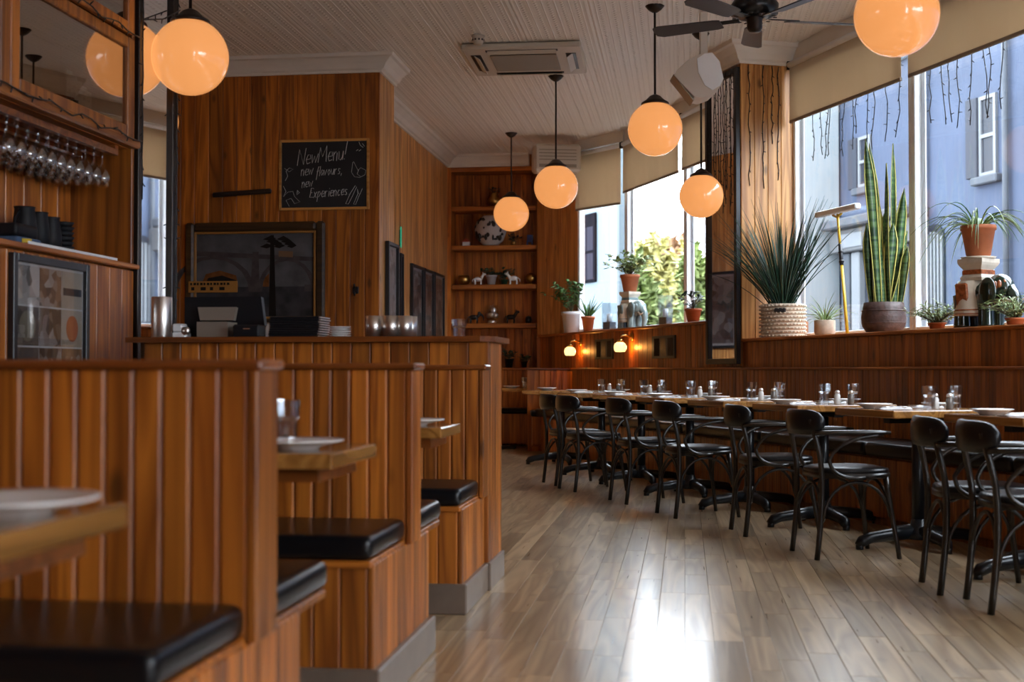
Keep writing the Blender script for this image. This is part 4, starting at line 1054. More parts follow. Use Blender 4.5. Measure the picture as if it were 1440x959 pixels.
meshobj('plate', plate_me, (-2.15, 16.1, .7705), 0, 'white plate on the small table in front of the niche', 'plate', 'plates on the window tables')
meshobj('tumbler', tum, (-2.02, 16.4, .7705), 0, 'clear tumbler on the small table in front of the niche', 'glass', 'tumblers on the window tables')
# plates on the booth tables
big = MB().lathe([(0,.0),(.06,0),(.065,.008),(.115,.020),(.13,.024),(.13,.028),(.113,.025),(.063,.012),(0,.011)], 32).mesh('dinner_plate', M['china'])
meshobj('dinner_plate', big, (xy(18, 1.85), 1.85, .7805), 0, 'white plate on the blurred booth table at the lower left', 'plate', 'plates on the booth tables')
meshobj('dinner_plate', big, (xy(415, 3.45), 3.47, .7805), 0, 'white plate on the table between the two nearest booth benches', 'plate', 'plates on the booth tables')
meshobj('dinner_plate', big, (xy(580, 5.0), 4.98, .7805), 0, 'white plate on the table before the bar, mostly hidden', 'plate', 'plates on the booth tables')
meshobj('tumbler', tum, (xy(376, 3.5), 3.68, .7805), 0, 'clear tumbler on the table behind the nearest booth bench', 'glass', None)

# ------------------------------------------------------------------ globe pendant lamps
def globe_lamp(px, py, Z, dia, label):
    p = at(px, py, Z); r = dia/2
    t = thing('globe_pendant', label, 'lamp', (p[0], p[1], CEIL), 0, 'opal globe pendant lamps')
    zc = p[2]-CEIL
    MB().ell((0, 0, zc), r, 40, 24).build('globe', M['globe'], t)
    MB().lathe([(r*.40, zc+r*.88), (r*.52, zc+r*.90), (r*.50, zc+r*.96), (r*.34, zc+r*1.06), (r*.20, zc+r*1.20), (r*.08, zc+r*1.26), (0, zc+r*1.27)], 24).build('gallery_cap', M['dark'], t)
    MB().cyl((0, 0, zc+r*1.25), (0, 0, -.02), .009).build('rod', M['dark'], t)
    MB().lathe([(0, -.062), (.02, -.06), (.05, -.04), (.075, -.012), (.075, -.007), (0, -.007)], 20).build('ceiling_rose', M['dark'], t)
globe_lamp(265, 78, 7.08, .42, 'large lit globe pendant in front of the bar mirror')
globe_lamp(1264, 18, 6.63, .43, 'largest lit globe pendant at the upper right by the windows')
globe_lamp(922, 180, 10.16, .43, 'lit globe pendant in the middle of the room below the ceiling fan blade')
globe_lamp(782, 262, 12.6, .43, 'lit globe pendant in front of the diagonal boarded panel')
globe_lamp(719, 300, 15.65, .43, 'farthest lit globe pendant before the shelf niche')
globe_lamp(987, 275, 11.0, .375, 'lit globe pendant beside the tall pier mirror')
globe_lamp(216, 169, 10.6, .38, 'lit globe pendant mostly hidden behind the bar mirror frame')

# ------------------------------------------------------------------ ceiling fan
p = at(1063, 18, 8.3)
fan = thing('ceiling_fan', 'dark five bladed ceiling fan at the top of the picture', 'fan', (p[0], p[1], p[2]))
MB().lathe([(0,-.02),(.10,-.02),(.15,.0),(.155,.06),(.13,.10),(.05,.13),(0,.13)], 28).build('motor', M['iron'], fan)
MB().lathe([(0,-.115),(.035,-.113),(.05,-.09),(.05,-.03),(.06,-.021),(0,-.021)], 20).build('switch_housing', M['dark'], fan)
MB().cyl((0,0,.12), (0,0,CEIL-p[2]-.03), .014).build('rod', M['iron'], fan)
MB().lathe([(0,CEIL-p[2]-.10),(.03,CEIL-p[2]-.10),(.07,CEIL-p[2]-.02),(.07,CEIL-p[2]-.006),(0,CEIL-p[2]-.006)], 20).build('canopy', M['iron'], fan)
for k in range(5):
    a = math.atan2(p[1], p[0])+math.radians(72*k+2)
    R_ = Matrix.Rotation(a, 4, 'Z') @ Matrix.Translation((0, 0, -.035)) @ Matrix.Rotation(.22, 4, 'X')
    poly = [(.22,-.05),(.26,-.06),(.64,-.072),(.68,-.05),(.685,0),(.68,.05),(.64,.072),(.26,.06),(.22,.05)]
    bl = MB().prism(poly, -.004, .004, R_).build('blade', M['fan'], fan)
    MB().box(.10, .30, -.022, .022, .0045, .012, .003, R_).build('blade_iron', M['iron'], bl)
mb = MB()
for k in range(16):
    a = 2*PI*k/16; mb.box(.118, .142, -.008, .008, -.0245, -.0205, M=Matrix.Rotation(a, 4, 'Z'))
mb.build('vent_slots', M['frame'], fan)

# ------------------------------------------------------------------ ceiling cassette, smoke detector, speaker, wall unit
pc = at(740, 75, 2.88*FPX/445)
ac = thing('ceiling_cassette', 'beige square air conditioning cassette set in the ceiling', 'air conditioner', (pc[0], pc[1], CEIL-.016), TH*.2)
hw = .53
MB().box(-hw, hw, -hw, hw, -.05, 0, .015).build('panel', M['acwhite'], ac)
MB().box(-.30, .30, -.30, .30, -.062, -.051, .008).build('intake_grille', M['acgrille'], ac)
for x0, x1, y0, y1, nm in ((-.32, .32, -.46, -.40, 1), (-.32, .32, .40, .46, 1), (.38, .47, -.3, .3, 2), (-.47, -.38, -.3, .3, 2)):
    s_ = MB().box(x0, x1, y0, y1, -.054, -.0505).build('outlet_slot', M['frame'], ac)
    Mx = Matrix.Translation(((x0+x1)/2, (y0+y1)/2, -.062)) @ (Matrix.Rotation(.35*(1 if y0 > 0 else -1), 4, 'X') if nm == 1 else Matrix.Rotation(.6*(-1 if x0 > 0 else 1), 4, 'Y'))
    MB().box(-(x1-x0)/2*.95, (x1-x0)/2*.95, -(y1-y0)/2*.95, (y1-y0)/2*.95, -.003, .003, M=Mx).build('louvre', M['acwhite'], s_)
p = at(672, 46, 11.05)
sd = thing('smoke_detector', 'round white smoke detector on the ceiling beside the cassette', 'detector', (p[0], p[1], CEIL-.015))
MB().lathe([(0,-.006),(.06,-.006),(.06,0),(0,0)], 20).build('mount', M['acwhite'], sd); MB().lathe([(0,-.075),(.035,-.073),(.048,-.055),(.052,-.0065),(0,-.0065)], 20).build('body', M['acwhite'], sd)
mb = MB()
for k in range(10): mb.box(.046, .0535, -.007, .007, -.045, -.03, M=Matrix.Rotation(2*PI*k/10, 4, 'Z'))
mb.build('vents', M['frame'], sd)
p = at(982, 105, 10.3)
sp = thing('wall_speaker', 'beige loudspeaker tilted on a bracket beside the pier mirror', 'speaker', p, TH)
def vpr(poly, d0, d1): return MB().prism(poly, -d1, -d0, Matrix.Rotation(PI/2, 4, 'X'))
vpr([(-.20,-.02),(-.17,.03),(-.09,.10),(.0,.145),(.10,.16),(.16,.09),(.19,-.05),(.165,-.11),(.10,-.17),(.02,-.20),(-.04,-.19),(-.12,-.11)], -.12, .14).build('cabinet', M['speaker'], sp)
vpr([(-.02,.11),(.04,.15),(.10,.157),(.158,.085),(.187,-.05),(.16,-.105),(.10,-.14),(.04,-.10),(-.01,.0)], -.128, -.121).build('side_cheek', M['white'], sp)
MB().box(-.13, .13, -.11, .11, -.004, .004, M=Matrix.Translation((-.125, .0, -.115)) @ Matrix.Rotation(math.radians(52), 4, 'Y')).build('grille', M['acgrille'], sp)
MB().box(.02, .08, -.02, .03, .14, CEIL-p[2]-.02, .004).build('bracket', M['speaker'], sp)
p = at(783, 240, 15.9)
wu = thing('wall_heater', 'off white wall unit high up behind the globe lamp', 'heater', (p[0], p[1], 3.42), TH+.12)
MB().box(-.30, .28, -.16, .10, 0, .34, .03).build('case', M['acwhite'], wu); MB().box(-.24, .22, -.166, -.161, .05, .09).build('outlet', M['acgrille'], wu)
mb = MB()
for k in range(4): mb.box(-.24, .22, -.164, -.1605, .14+.04*k, .15+.04*k)
mb.build('intake_slots', M['acgrille'], wu)
# ------------------------------------------------------------------ pier mirror
pmr = thing('pier_mirror', 'tall narrow mirror in a black frame on the pier between windows', 'mirror', B(4.998, 10.385, 1.05), BA)
mh = 2.62
MB().box(-.02, -.008, .05, .62, .05, mh-.05).build('mirror_glass', M['mirror'], pmr)
for s0, s1 in ((0, .05), (.61, .66)): MB().box(-.045, -.002, s0, s1, 0, mh, .004).build('frame_side', M['frame'], pmr)
MB().box(-.045, -.002, .05, .61, 0, .05, .004).build('frame_rail', M['frame'], pmr); MB().box(-.045, -.002, .05, .61, mh-.05, mh, .004).build('frame_rail', M['frame'], pmr)
# ------------------------------------------------------------------ sconces and little dark frames under the far sill
def sconce(px, py, label):
    s_ = sB(px+7, OP-.02); q = B(OP-.002, s_)
    Z = -q[0]*ST+q[1]*CT; z = EYE+(520-py)/FPX*Z
    t = thing('wall_sconce', label, 'lamp', (q[0], q[1], z), BA, 'small lit wall sconces')
    MB().lathe([(0,0),(.05,0),(.045,.012),(0,.016)], 16, M=Matrix.Translation((-.001,0,.10)) @ Matrix.Rotation(-PI/2, 4, 'Y')).build('wall_plate', M['brass'], t)
    MB().tube([(-.014,0,.10),(-.08,0,.12),(-.13,0,.11),(-.14,0,.075)], .009, 8).build('arm', M['brass'], t)
    MB().lathe([(0,.075),(.03,.073),(.036,.055),(.03,.046),(0,.046)], 16, (-.14,0,0)).build('shade_holder', M['brass'], t)
    MB().lathe([(.0,-.062),(.05,-.060),(.062,-.045),(.070,-.01),(.060,.025),(.035,.044),(0,.0455)], 20, (-.14,0,0)).build('glass_shade', M['sconce'], t)
    ld = bpy.data.lights.new('sconce_bulb', 'POINT'); ld.energy = 1.6; ld.color = (1.0, .36, .06); ld.shadow_soft_size = .02
    lo = bpy.data.objects.new('sconce_bulb', ld); col.objects.link(lo); lo.parent = t; lo.location = (-.062, 0, -.01)
sconce(808, 493, 'small lit sconce with yellow glass shade nearest the far wall'); sconce(880, 487, 'small lit sconce with yellow glass shade between the two dark pictures')
for px, py, lab in ((851, 491, 'small dark picture between the two sconces'), (935, 488, 'small dark picture right of the sconces')):
    s_ = sB(px, OP); q = B(OP-.001, s_); Z = -q[0]*ST+q[1]*CT; z = EYE+(520-py)/FPX*Z
    t = thing('small_picture', lab, 'picture', (q[0], q[1], z), BA)
    MB().box(-.02, -.001, -.30, .30, -.115, .115, .004).build('frame', M['frame'], t)
    for k in range(3): MB().box(-.0215, -.0203, -.26+.18*k, -.12+.18*k, -.09, .09).build('print', [M['pbridge'], M['pframe'], M['ptree']][k], t)
# ------------------------------------------------------------------ plants and ornaments on the sills
def potprof(r0, r1, h_, rim=.0):
    return [(0, 0), (r0, 0), (r1, h_-rim), (r1+.008 if rim else r1, h_-rim), (r1+.008 if rim else r1, h_), (r1-.008, h_), (r1-.012, h_*.86), (0, h_*.86)]
def sill(px, o, zs):
    s_ = sB(px, o); return B(o, s_, zs)
def Zof(q): return -q[0]*ST+q[1]*CT
def px2m(px, q): return px*Zof(q)/FPX
ZN, ZF = 1.2725, 1.4605
def grassy(t, n, L0, L1, wd, spread, m, z0, r, droop=.6, seed=1, name='foliage', lim=None):
    rg = random.Random(seed); mb = MB()
    for k in range(n):
        az = rg.uniform(0, 2*PI); tl = spread*math.sqrt(rg.random()); rr_ = r*rg.random()*tl/spread
        if lim:
            co, cs_ = math.cos(az-BA), math.sin(az-BA); mx = min(lim[0]/co if co > .05 else 9, lim[1]/cs_ if cs_ > .05 else 9)
            tl = min(tl, math.asin(min(1, mx/(L1*1.25))))
            rr_ = min(rr_, mx*.3)
        mb.blade((rr_*math.cos(az), rr_*math.sin(az), z0), az, tl, rg.uniform(L0, L1), wd*rg.uniform(.7, 1.2), droop*rg.uniform(.3, 1.3)*(.3+tl), 6)
    return mb.build(name, m, t)
def leafy(t, n, H, R_, m, z0, seed, lw=.03, ll=.055, stems=7, lean=(0, 0)):
    rg = random.Random(seed); ms = MB(); ml = MB()
    for k in range(stems):
        az = 2*PI*k/stems+rg.uniform(-.3, .3); rr_ = R_*rg.uniform(.35, 1.0); hh = H*rg.uniform(.55, 1.0)*(1-.35*rr_/R_)
        p0, p3 = (0, 0, z0), (rr_*math.cos(az)+lean[0], rr_*math.sin(az)+lean[1], z0+hh)
        pts = bez(p0, (rr_*.15*math.cos(az), rr_*.15*math.sin(az), z0+hh*.5), (rr_*.6*math.cos(az), rr_*.6*math.sin(az), z0+hh*.85), p3, 7)
        ms.tube(pts, [.005, .0045, .004, .0035, .003, .0025, .002, .0015], 5)
        for j in range(max(3, n//stems)):
            q = pts[min(7, 2+int(rg.random()*6))]
            a2 = rg.uniform(0, 2*PI)
            ml.blade((q[0]+rg.uniform(-.01, .01), q[1]+rg.uniform(-.01, .01), q[2]+rg.uniform(-.02, .02)), a2, rg.uniform(.6, 1.7), ll*rg.uniform(.7, 1.25), lw*rg.uniform(.7, 1.2), .8, 4, .15, wprof=lambda t_: max(.06, math.sin(PI*min(1, t_*.92+.06))**.8))
    ms.build('stems', M['stem'], t); ml.build('leaves', m, t)
# near sill, from left to right
q = sill(1101, 5.20, ZN)
t = thing('basket_palm', 'dark green grassy plant in a pale woven basket on the near sill', 'plant', q)
rb = px2m(32, q); hb = px2m(47, q)
mb = MB(); 
for k in range(9): mb.lathe([(rb*.93+.0, hb*k/9), (rb*(.985+.02*math.sin(k*.35)), hb*(k+.5)/9), (rb*.93, hb*(k+1)/9), (rb*.88, hb*(k+1)/9), (rb*.88, hb*k/9), (rb*.93, hb*k/9)], 32)
mb.build('basket', M['basket'], t)
mb = MB()
for k in range(9):
    for i in range(36):
        a = 2*PI*(i+.5*(k % 2))/36; rr_ = rb*1.0; mb.ell((rr_*math.cos(a), rr_*math.sin(a), hb*(k+.5)/9), (.008, .008, hb/30), 5, 4)
mb.build('weave', M['basket'], t)
MB().lathe([(0, hb*.9), (rb*.87, hb*.9), (rb*.87, hb*.93), (0, hb*.95)], 24).build('soil', M['soil'], t)
MB().box(-rb*.25, rb*.25, -.012, .012, -.02, .02, .008, Matrix.Rotation(BA-.6, 4, 'Z') @ Matrix.Translation((0, -rb*.97, hb*.80)) ).build('handle_hole', M['frame'], t)
grassy(t, 210, px2m(95, q), px2m(165, q), .016, .85, M['leafdk'], hb*.9, rb*.7, .55, 5, lim=(.30, .42))
q = sill(1160, 5.27, ZN)
t = thing('small_spider_plant', 'small spider plant in a beige pot beside the woven basket', 'plant', q)
MB().lathe([(0,0),(.07,0),(.085,.03),(.085,.125),(.078,.13),(.07,.12),(0,.115)], 20).build('pot', M['basket'], t)
grassy(t, 46, .15, .28, .011, 1.15, M['leafpale'], .115, .04, 1.3, 6, lim=(.22, .5))
q = sill(1243, 5.25, ZN)
t = thing('snake_plant', 'tall snake plant with yellow edged leaves in a dark round pot', 'plant', q)
rp = px2m(31, q); hp = px2m(43, q)
MB().lathe([(0,0),(rp*.75,0),(rp*.95,hp*.22),(rp,hp*.5),(rp*.94,hp*.8),(rp*.88,hp),(rp*.8,hp),(rp*.8,hp*.88),(0,hp*.88)], 32).build('pot', M['rough_pot'], t)
mb = MB()
for k in range(3): mb.lathe([(rp*.93+.0, hp*(.3+.2*k)), (rp*1.01, hp*(.33+.2*k)), (rp*.93, hp*(.36+.2*k))], 28)
mb.build('pot_bands', M['rough_pot'], t)
MB().lathe([(0, hp*.9), (rp*.78, hp*.9), (0, hp*.93)], 20).build('soil', M['soil'], t)
def snake_leaf():
    m, tr, N, L, p = nt('snake_plant_leaf')
    tc = N.new('ShaderNodeTexCoord'); mp = N.new('ShaderNodeMapping'); mp.inputs['Scale'].default_value = (4, 4, 45); L.new(tc.outputs['Object'], mp.inputs['Vector'])
    nz = N.new('ShaderNodeTexNoise'); nz.inputs['Scale'].default_value = 1.0; nz.inputs['Detail'].default_value = 3; L.new(mp.outputs['Vector'], nz.inputs['Vector'])
    cr = N.new('ShaderNodeValToRGB'); e = cr.color_ramp.elements; e[0].position = .38; e[1].position = .62; e[0].color = (.018,.055,.022,1); e[1].color = (.10,.18,.06,1)
    L.new(nz.outputs['Fac'], cr.inputs['Fac']); L.new(cr.outputs['Color'], p.inputs['Base Color']); p.inputs['Roughness'].default_value = .4
    return m
M['snake'] = snake_leaf(); M['snake_edge'] = mat('snake_leaf_edge', (.52,.48,.12), .45)
def sword(x, y, az, tilt, L_, wd, k):
    # stiff pointed leaf: thick green blade with its yellow margins
    d = Vector((math.cos(az)*math.sin(tilt), math.sin(az)*math.sin(tilt), math.cos(tilt)))
    sd_ = Vector((-ST*1.0, 0, 0)); face = Vector((math.sin(TH+k*.5)*.6, -math.cos(TH+k*.5), 0)).normalized()
    side = d.cross(face).normalized(); nn = side.cross(d).normalized(); p0 = Vector((x, y, hp*.88)); n = 9
    g = MB(); e1 = MB(); vs = []; fs = []; es = [[], []]
    for i in range(n+1):
        t_ = i/n; ww = wd*(.55+.75*t_-.2*t_*t_)*(1 if t_ < .7 else max(.02, 1-((t_-.7)/.3)**1.6))
        c = p0+d*L_*t_+nn*.02*math.sin(t_*3+k)
        vs += [c-side*ww*.40+nn*ww*.14, c-nn*.004, c+side*ww*.40+nn*ww*.14, c+nn*.006]
        for b_, sg in enumerate((-1, 1)):
            a_ = c+side*sg*ww*.39+nn*ww*.14; o_ = c+side*sg*ww*.5+nn*ww*.2
            es[b_] += [a_+nn*.003, o_, a_-nn*.003]
    for i in range(n):
        for q_ in range(4): fs.append((i*4+q_, i*4+(q_+1) % 4, i*4+4+(q_+1) % 4, i*4+4+q_))
    g.add(vs, fs, True); lf = g.build('leaf', M['snake'], t)
    for b_ in range(2):
        ef = []
        for i in range(n):
            for q_ in range(3): ef.append((i*3+q_, i*3+(q_+1) % 3, i*3+3+(q_+1) % 3, i*3+3+q_))
        e1.add(es[b_], ef, True)
    e1.build('leaf_margin', M['snake_edge'], lf)
u_ = Zof(q)/FPX
for k, (bx_, tx, hh, wd) in enumerate(((-8, -26, 240, 15), (-2, -18, 235, 12), (10, 19, 236, 15), (6, 5, 205, 16), (-6, -16, 175, 17), (3, 2, 135, 20), (14, 30, 170, 15), (-14, -24, 120, 13), (18, 33, 110, 14), (12, 27, 85, 15), (-3, -6, 120, 22), (20, 34, 85, 13), (2, 14, 120, 18), (-10, -8, 165, 15))):
    rgk = ((k*37) % 11-5)/5*.05
    dx = (tx-bx_)*u_; hL = (hh-0)*u_; tl = math.atan2(dx, hL)
    sword(bx_*u_*CT, rgk+bx_*u_*ST, TH if True else 0, tl, math.hypot(dx, hL)*.98, wd*u_*1.1, k)
# squeegee leaning on the window
q = sill(1192, 5.33, ZN)
sq_ = thing('window_squeegee', 'yellow poled window washer with white head leaning on the glass', 'squeegee', q, BA)
hq = px2m(185, q); top = Vector((.14, px2m(40, q)*1.75, hq))
MB().cyl((0,0,0), top*.55, .013).build('lower_pole', mat('yellow_pole', (.65,.40,.02), .35), sq_)
MB().cyl(top*.55, top*.72, .016).cyl(top*.575, top*.59, .021).cyl(top*.65, top*.665, .021).build('clamp', M['frame'], sq_)
MB().cyl(top*.72, top*.97, .011).build('upper_pole', bpy.data.materials['yellow_pole'], sq_)
rbox('washer_head', M['white'], sq_, top.x-.03, top.x+.03, top.y-.33, top.y+.33, top.z-.025, top.z+.025, .02, 4)
MB().tube([(top.x-.0, top.y-.07, top.z-.03), (top.x, top.y, top.z-.055), (top.x, top.y+.07, top.z-.03)], .01, 8).build('fork', bpy.data.materials['yellow_pole'], sq_)
# ceramic elephant stands
M['elgreen'] = mat('dark_green_glaze', (.012,.022,.014), .12, coat=.8, noise=.4, nscale=9); M['elcream'] = mat('cream_glaze', (.62,.54,.43), .2, coat=.6, noise=.08)
M['elrust'] = mat('rust_glaze', (.30,.085,.025), .25, coat=.5, noise=.5, nscale=40); M['elgrey'] = mat('grey_green_glaze', (.20,.27,.27), .15, coat=.7, noise=.45, nscale=8)
def elephant(name, label, q, k, mbody, mcloth, mtrim, yaw):
    t = thing(name, label, 'ornament', q, yaw)
    body = MB().ell((0, 0, .20*k), (.14*k, .085*k, .105*k), 20, 12)
    for x in (-.085, .085):
        for y in (-.05, .05): body.lathe([(0,0),(.052*k,0),(.050*k,.02*k),(.046*k,.10*k),(.056*k,.2*k),(0,.22*k)], 14, (x*k, y*k, 0))
    body.ell((.15*k, 0, .235*k), (.095*k, .080*k, .090*k), 18, 12)
    body.tube([(.21*k,0,.23*k), (.255*k,0,.17*k), (.262*k,0,.09*k), (.245*k,0,.03*k), (.255*k,0,.012*k)], [.046*k,.040*k,.032*k,.026*k,.022*k], 12)
    body.build('body', mbody, t)
    for y in (-1, 1):
        MB().ell((.125*k, y*.088*k, .215*k), (.062*k, .018*k, .088*k), 14, 10).build('ear', mbody, t)
        MB().tube([(.20*k, y*.045*k, .18*k), (.25*k, y*.05*k, .155*k), (.285*k, y*.045*k, .175*k)], [.013*k,.010*k,.004*k], 8).build('tusk', mcloth, t)
    MB().lathe([(.0,.075*k),(.118*k,.075*k),(.122*k,.095*k),(.116*k,.12*k),(.108*k,.2*k),(.095*k,.29*k),(0,.295*k)], 28, (-.035*k, 0, 0)).build('saddle_cloth', mcloth, t)
    for zz in (.082, .104): MB().lathe([(.116*k,zz*k),(.1245*k,(zz+.004)*k),(.116*k,(zz+.012)*k)], 28, (-.035*k, 0, 0)).build('cloth_band', mtrim, t)
    for y in (-1, 1):
        MB().box(-.045*k, .045*k, -.010*k, .010*k, -.07*k, .075*k, .008*k, Matrix.Translation((-.045*k, y*.103*k, .20*k)) @ Matrix.Rotation(-y*.13, 4, 'X')).build('cloth_panel', mtrim, t)
    for a in range(7):
        b_ = -1.5+3.0*a/6
        MB().ell((.215*k-.05*k*abs(b_)**1.5*.5, .075*k*math.sin(b_), .27*k-.012*k*abs(b_)), (.016*k, .016*k, .026*k), 8, 6).build('bead', mtrim, t)
    mb = MB().lathe([(0,.29*k),(.105*k,.29*k),(.11*k,.31*k),(.095*k,.325*k),(.09*k,.36*k),(.115*k,.385*k),(.125*k,.40*k),(.125*k,.425*k),(0,.425*k)], 4, smooth=False, M=Matrix.Rotation(PI/4, 4, 'Z')); mb.build('pedestal', mcloth, t)
    MB().lathe([(.0905*k,.328*k),(.097*k,.33*k),(.097*k,.355*k),(.0905*k,.358*k)], 4, smooth=False, M=Matrix.Rotation(PI/4, 4, 'Z')).build('pedestal_band', mtrim, t)
    return .425*k
q = sill(1377, 5.22, ZN); k_ = px2m(97, q)/.425
elephant('elephant_stand', 'ceramic elephant stand with dark green glaze under the trailing plant', q, k_, M['elgreen'], M['elcream'], M['elrust'], math.radians(-48))
t = thing('trailing_spider_plant', 'trailing spider plant in a terracotta pot on the near elephant stand', 'plant', (q[0], q[1], q[2]+.4255*k_))
hp_ = px2m(44, q)
MB().lathe([(0,0),(.105,0),(.115,.012),(.105,.014),(0,.014)], 24).build('saucer', M['elcream'], t)
MB().lathe(potprof(.075, .105, hp_, .03), 28, (0,0,.0145)).build('pot', M['terra'], t)
MB().lathe([(0, hp_*.9), (.09, hp_*.9), (0, hp_*.94)], 18, (0,0,.0145)).build('soil', M['soil'], t)
rg = random.Random(9); mb = MB(); mb2 = MB()
for i in range(60):
    az = rg.uniform(0, 2*PI)
    out_ = math.cos(az-BA) > .35
    (mb if i % 2 else mb2).blade((.03*math.cos(az), .03*math.sin(az), hp_*.95), az, rg.uniform(.4, .8) if out_ else rg.uniform(.5, 1.25), rg.uniform(.3, .42) if out_ else rg.uniform(.25, .62), .012, rg.uniform(3.6, 5.0) if out_ else rg.uniform(2.4, 4.4), 9)
mb.build('foliage', M['leafpale'], t); mb2.build('foliage', M['leaf'], t)
for px, lab, sd_ in ((1318, 'low bushy trailing plant left of the near elephant stand', 3), (1428, 'low bushy trailing plant at the right frame edge on the sill', 4)):
    q2 = sill(px, 5.18, ZN); t = thing('trailing_plant', lab, 'plant', q2)
    MB().lathe(potprof(.045, .055, .05, .01), 20).build('pot', M['terra'], t)
    leafy(t, 420, .20, .22, M['leafpale'], .02, sd_, .010, .05, 22)
# far sill, from left to right
def pot_plant(name, px, o, label, r, h_, m, fol):
    q = sill(px, o, ZF); t = thing(name, label, 'plant', q); u = Zof(q)/FPX
    MB().lathe(potprof(r*.72*u, r*u, h_*u, h_*.16*u), 24).build('pot', m, t); MB().lathe([(0, h_*.87*u), (r*.85*u, h_*.87*u), (0, h_*.9*u)], 16).build('soil', M['soil'], t)
    fol(t, u, h_*.85*u); return q
pot_plant('leafy_plant', 803, 5.10, 'leafy green plant in a pale grey pot at the far left of the sill', 13, 30, M['greypot'], lambda t, u, z: leafy(t, 150, 62*u, 30*u, M['leaf'], z, 21, .055, .085, 10, (-8*u, -.05)))
pot_plant('aloe', 827, 5.06, 'small aloe in a terracotta pot beside the pale grey pot', 9, 21, M['terra'], lambda t, u, z: grassy(t, 18, 20*u, 36*u, .035, .75, M['leaf'], z, 3*u, .2, 22))
q = sill(886, 5.20, ZF); k_ = px2m(52, q)/.425
elephant('elephant_stand', 'grey green ceramic elephant stand in the far window', q, k_, M['elgrey'], M['elcream'], M['elgrey'], math.radians(-48))
t = thing('jade_plant', 'leafy jade plant in a terracotta pot on the far elephant stand', 'plant', (q[0], q[1], q[2]+.4255*k_)); u = Zof(q)/FPX
MB().lathe(potprof(9*u, 13*u, 24*u, 4*u), 24).build('pot', M['terra'], t); MB().lathe([(0, 21*u), (11*u, 21*u), (0, 22*u)], 16).build('soil', M['soil'], t)
leafy(t, 280, 40*u, 40*u, M['leafpale'], 20*u, 31, .045, .065, 15)
for px, h_, lab in ((857, 39, 'square glass candle holder left of the far elephant stand'), (936, 43, 'square glass candle holder right of the far elephant stand')):
    q = sill(px, 5.20, ZF); t = thing('candle_holder', lab, 'candle holder', q, BA+.5); u = Zof(q)/FPX
    mb = MB(); w_ = 7.5*u; g_ = .006; H = h_*u
    mb.box(-w_, -w_+g_, -w_, w_, 0, H).box(w_-g_, w_, -w_, w_, 0, H).box(-w_+g_, w_-g_, -w_, -w_+g_, 0, H).box(-w_+g_, w_-g_, w_-g_, w_, 0, H)
    mb.build('glass', M['frost'], t); MB().box(-w_+g_+.001, w_-g_-.001, -w_+g_+.001, w_-g_-.001, 0, 12*u, .004).build('gravel', M['soil'], t)
    MB().cyl((0,0,12*u), (0,0,24*u), 4*u).build('candle', M['china'], t)
pot_plant('small_potted_plant', 975, 5.14, 'small spreading plant in a terracotta pot next to the pier mirror', 11, 20, M['terra'], lambda t, u, z: leafy(t, 60, 34*u, 24*u, M['leafdk'], z, 41, .04, .07, 7))
# ------------------------------------------------------------------ icicle lights on the near windows and pier
def icicles(label, strands):
    t = thing('icicle_lights', label, 'string lights', (0,0,0))
    for (o_, s_, za, zb_) in strands:
        n = max(3, int((za-zb_)/.09)); pts = []; dx = 0
        for i in range(n+1):
            dx += rnd.uniform(-.022, .022)*(.4+1.2*i/n); pts.append(B(o_+rnd.uniform(-.004, .004), s_+dx, za-(za-zb_)*i/n))
        strand('strand', pts, t, .0038, .085)
def zs(py, px, o):
    q = B(o, sB(px, o)); return EYE+(520-py)/FPX*Zof(q)
OI = OW-.06
icicles('dark icicle lights hanging over the window left of the mullion', [(OI, sB(px, OI), 3.66, zs(y, px, OI)) for px, y in ((1145, 225), (1154, 218), (1165, 221), (1172, 215), (1189, 218), (1198, 210), (1210, 185), (1221, 208), (1231, 208), (1246, 198), (1268, 190))])
icicles('dark icicle lights hanging over the window at the right frame edge', [(OI, sB(px, OI), 3.66, zs(y, px, OI)) for px, y in ((1308, 173), (1325, 176), (1336, 172), (1354, 175), (1369, 174), (1384, 166), (1398, 163), (1417, 150))])
t = thing('icicle_lights', 'dark icicle lights hanging down the boarded face of the pier', 'string lights', (0,0,0))
for o_, zb_ in ((5.08, 2.62), (5.21, 2.6), (5.36, 2.68), (5.30, 3.0)):
    n = 12; strand('strand', [B(o_+rnd.uniform(-.012, .012), 10.374, 3.69-(3.69-zb_)*i/n) for i in range(n+1)], t, .004, .085)
t = thing('icicle_lights', 'dark icicle lights hanging in front of the pier mirror', 'string lights', (0,0,0))
for s_, zb_ in ((10.47, 2.45), (10.55, 2.6), (10.62, 2.4), (10.72, 2.5), (10.82, 2.7), (10.92, 2.55)):
    n = 12; strand('strand', [B(4.945+rnd.uniform(-.003, .003), s_+rnd.uniform(-.012, .012), 3.66-(3.66-zb_)*i/n) for i in range(n+1)], t, .004, .085)

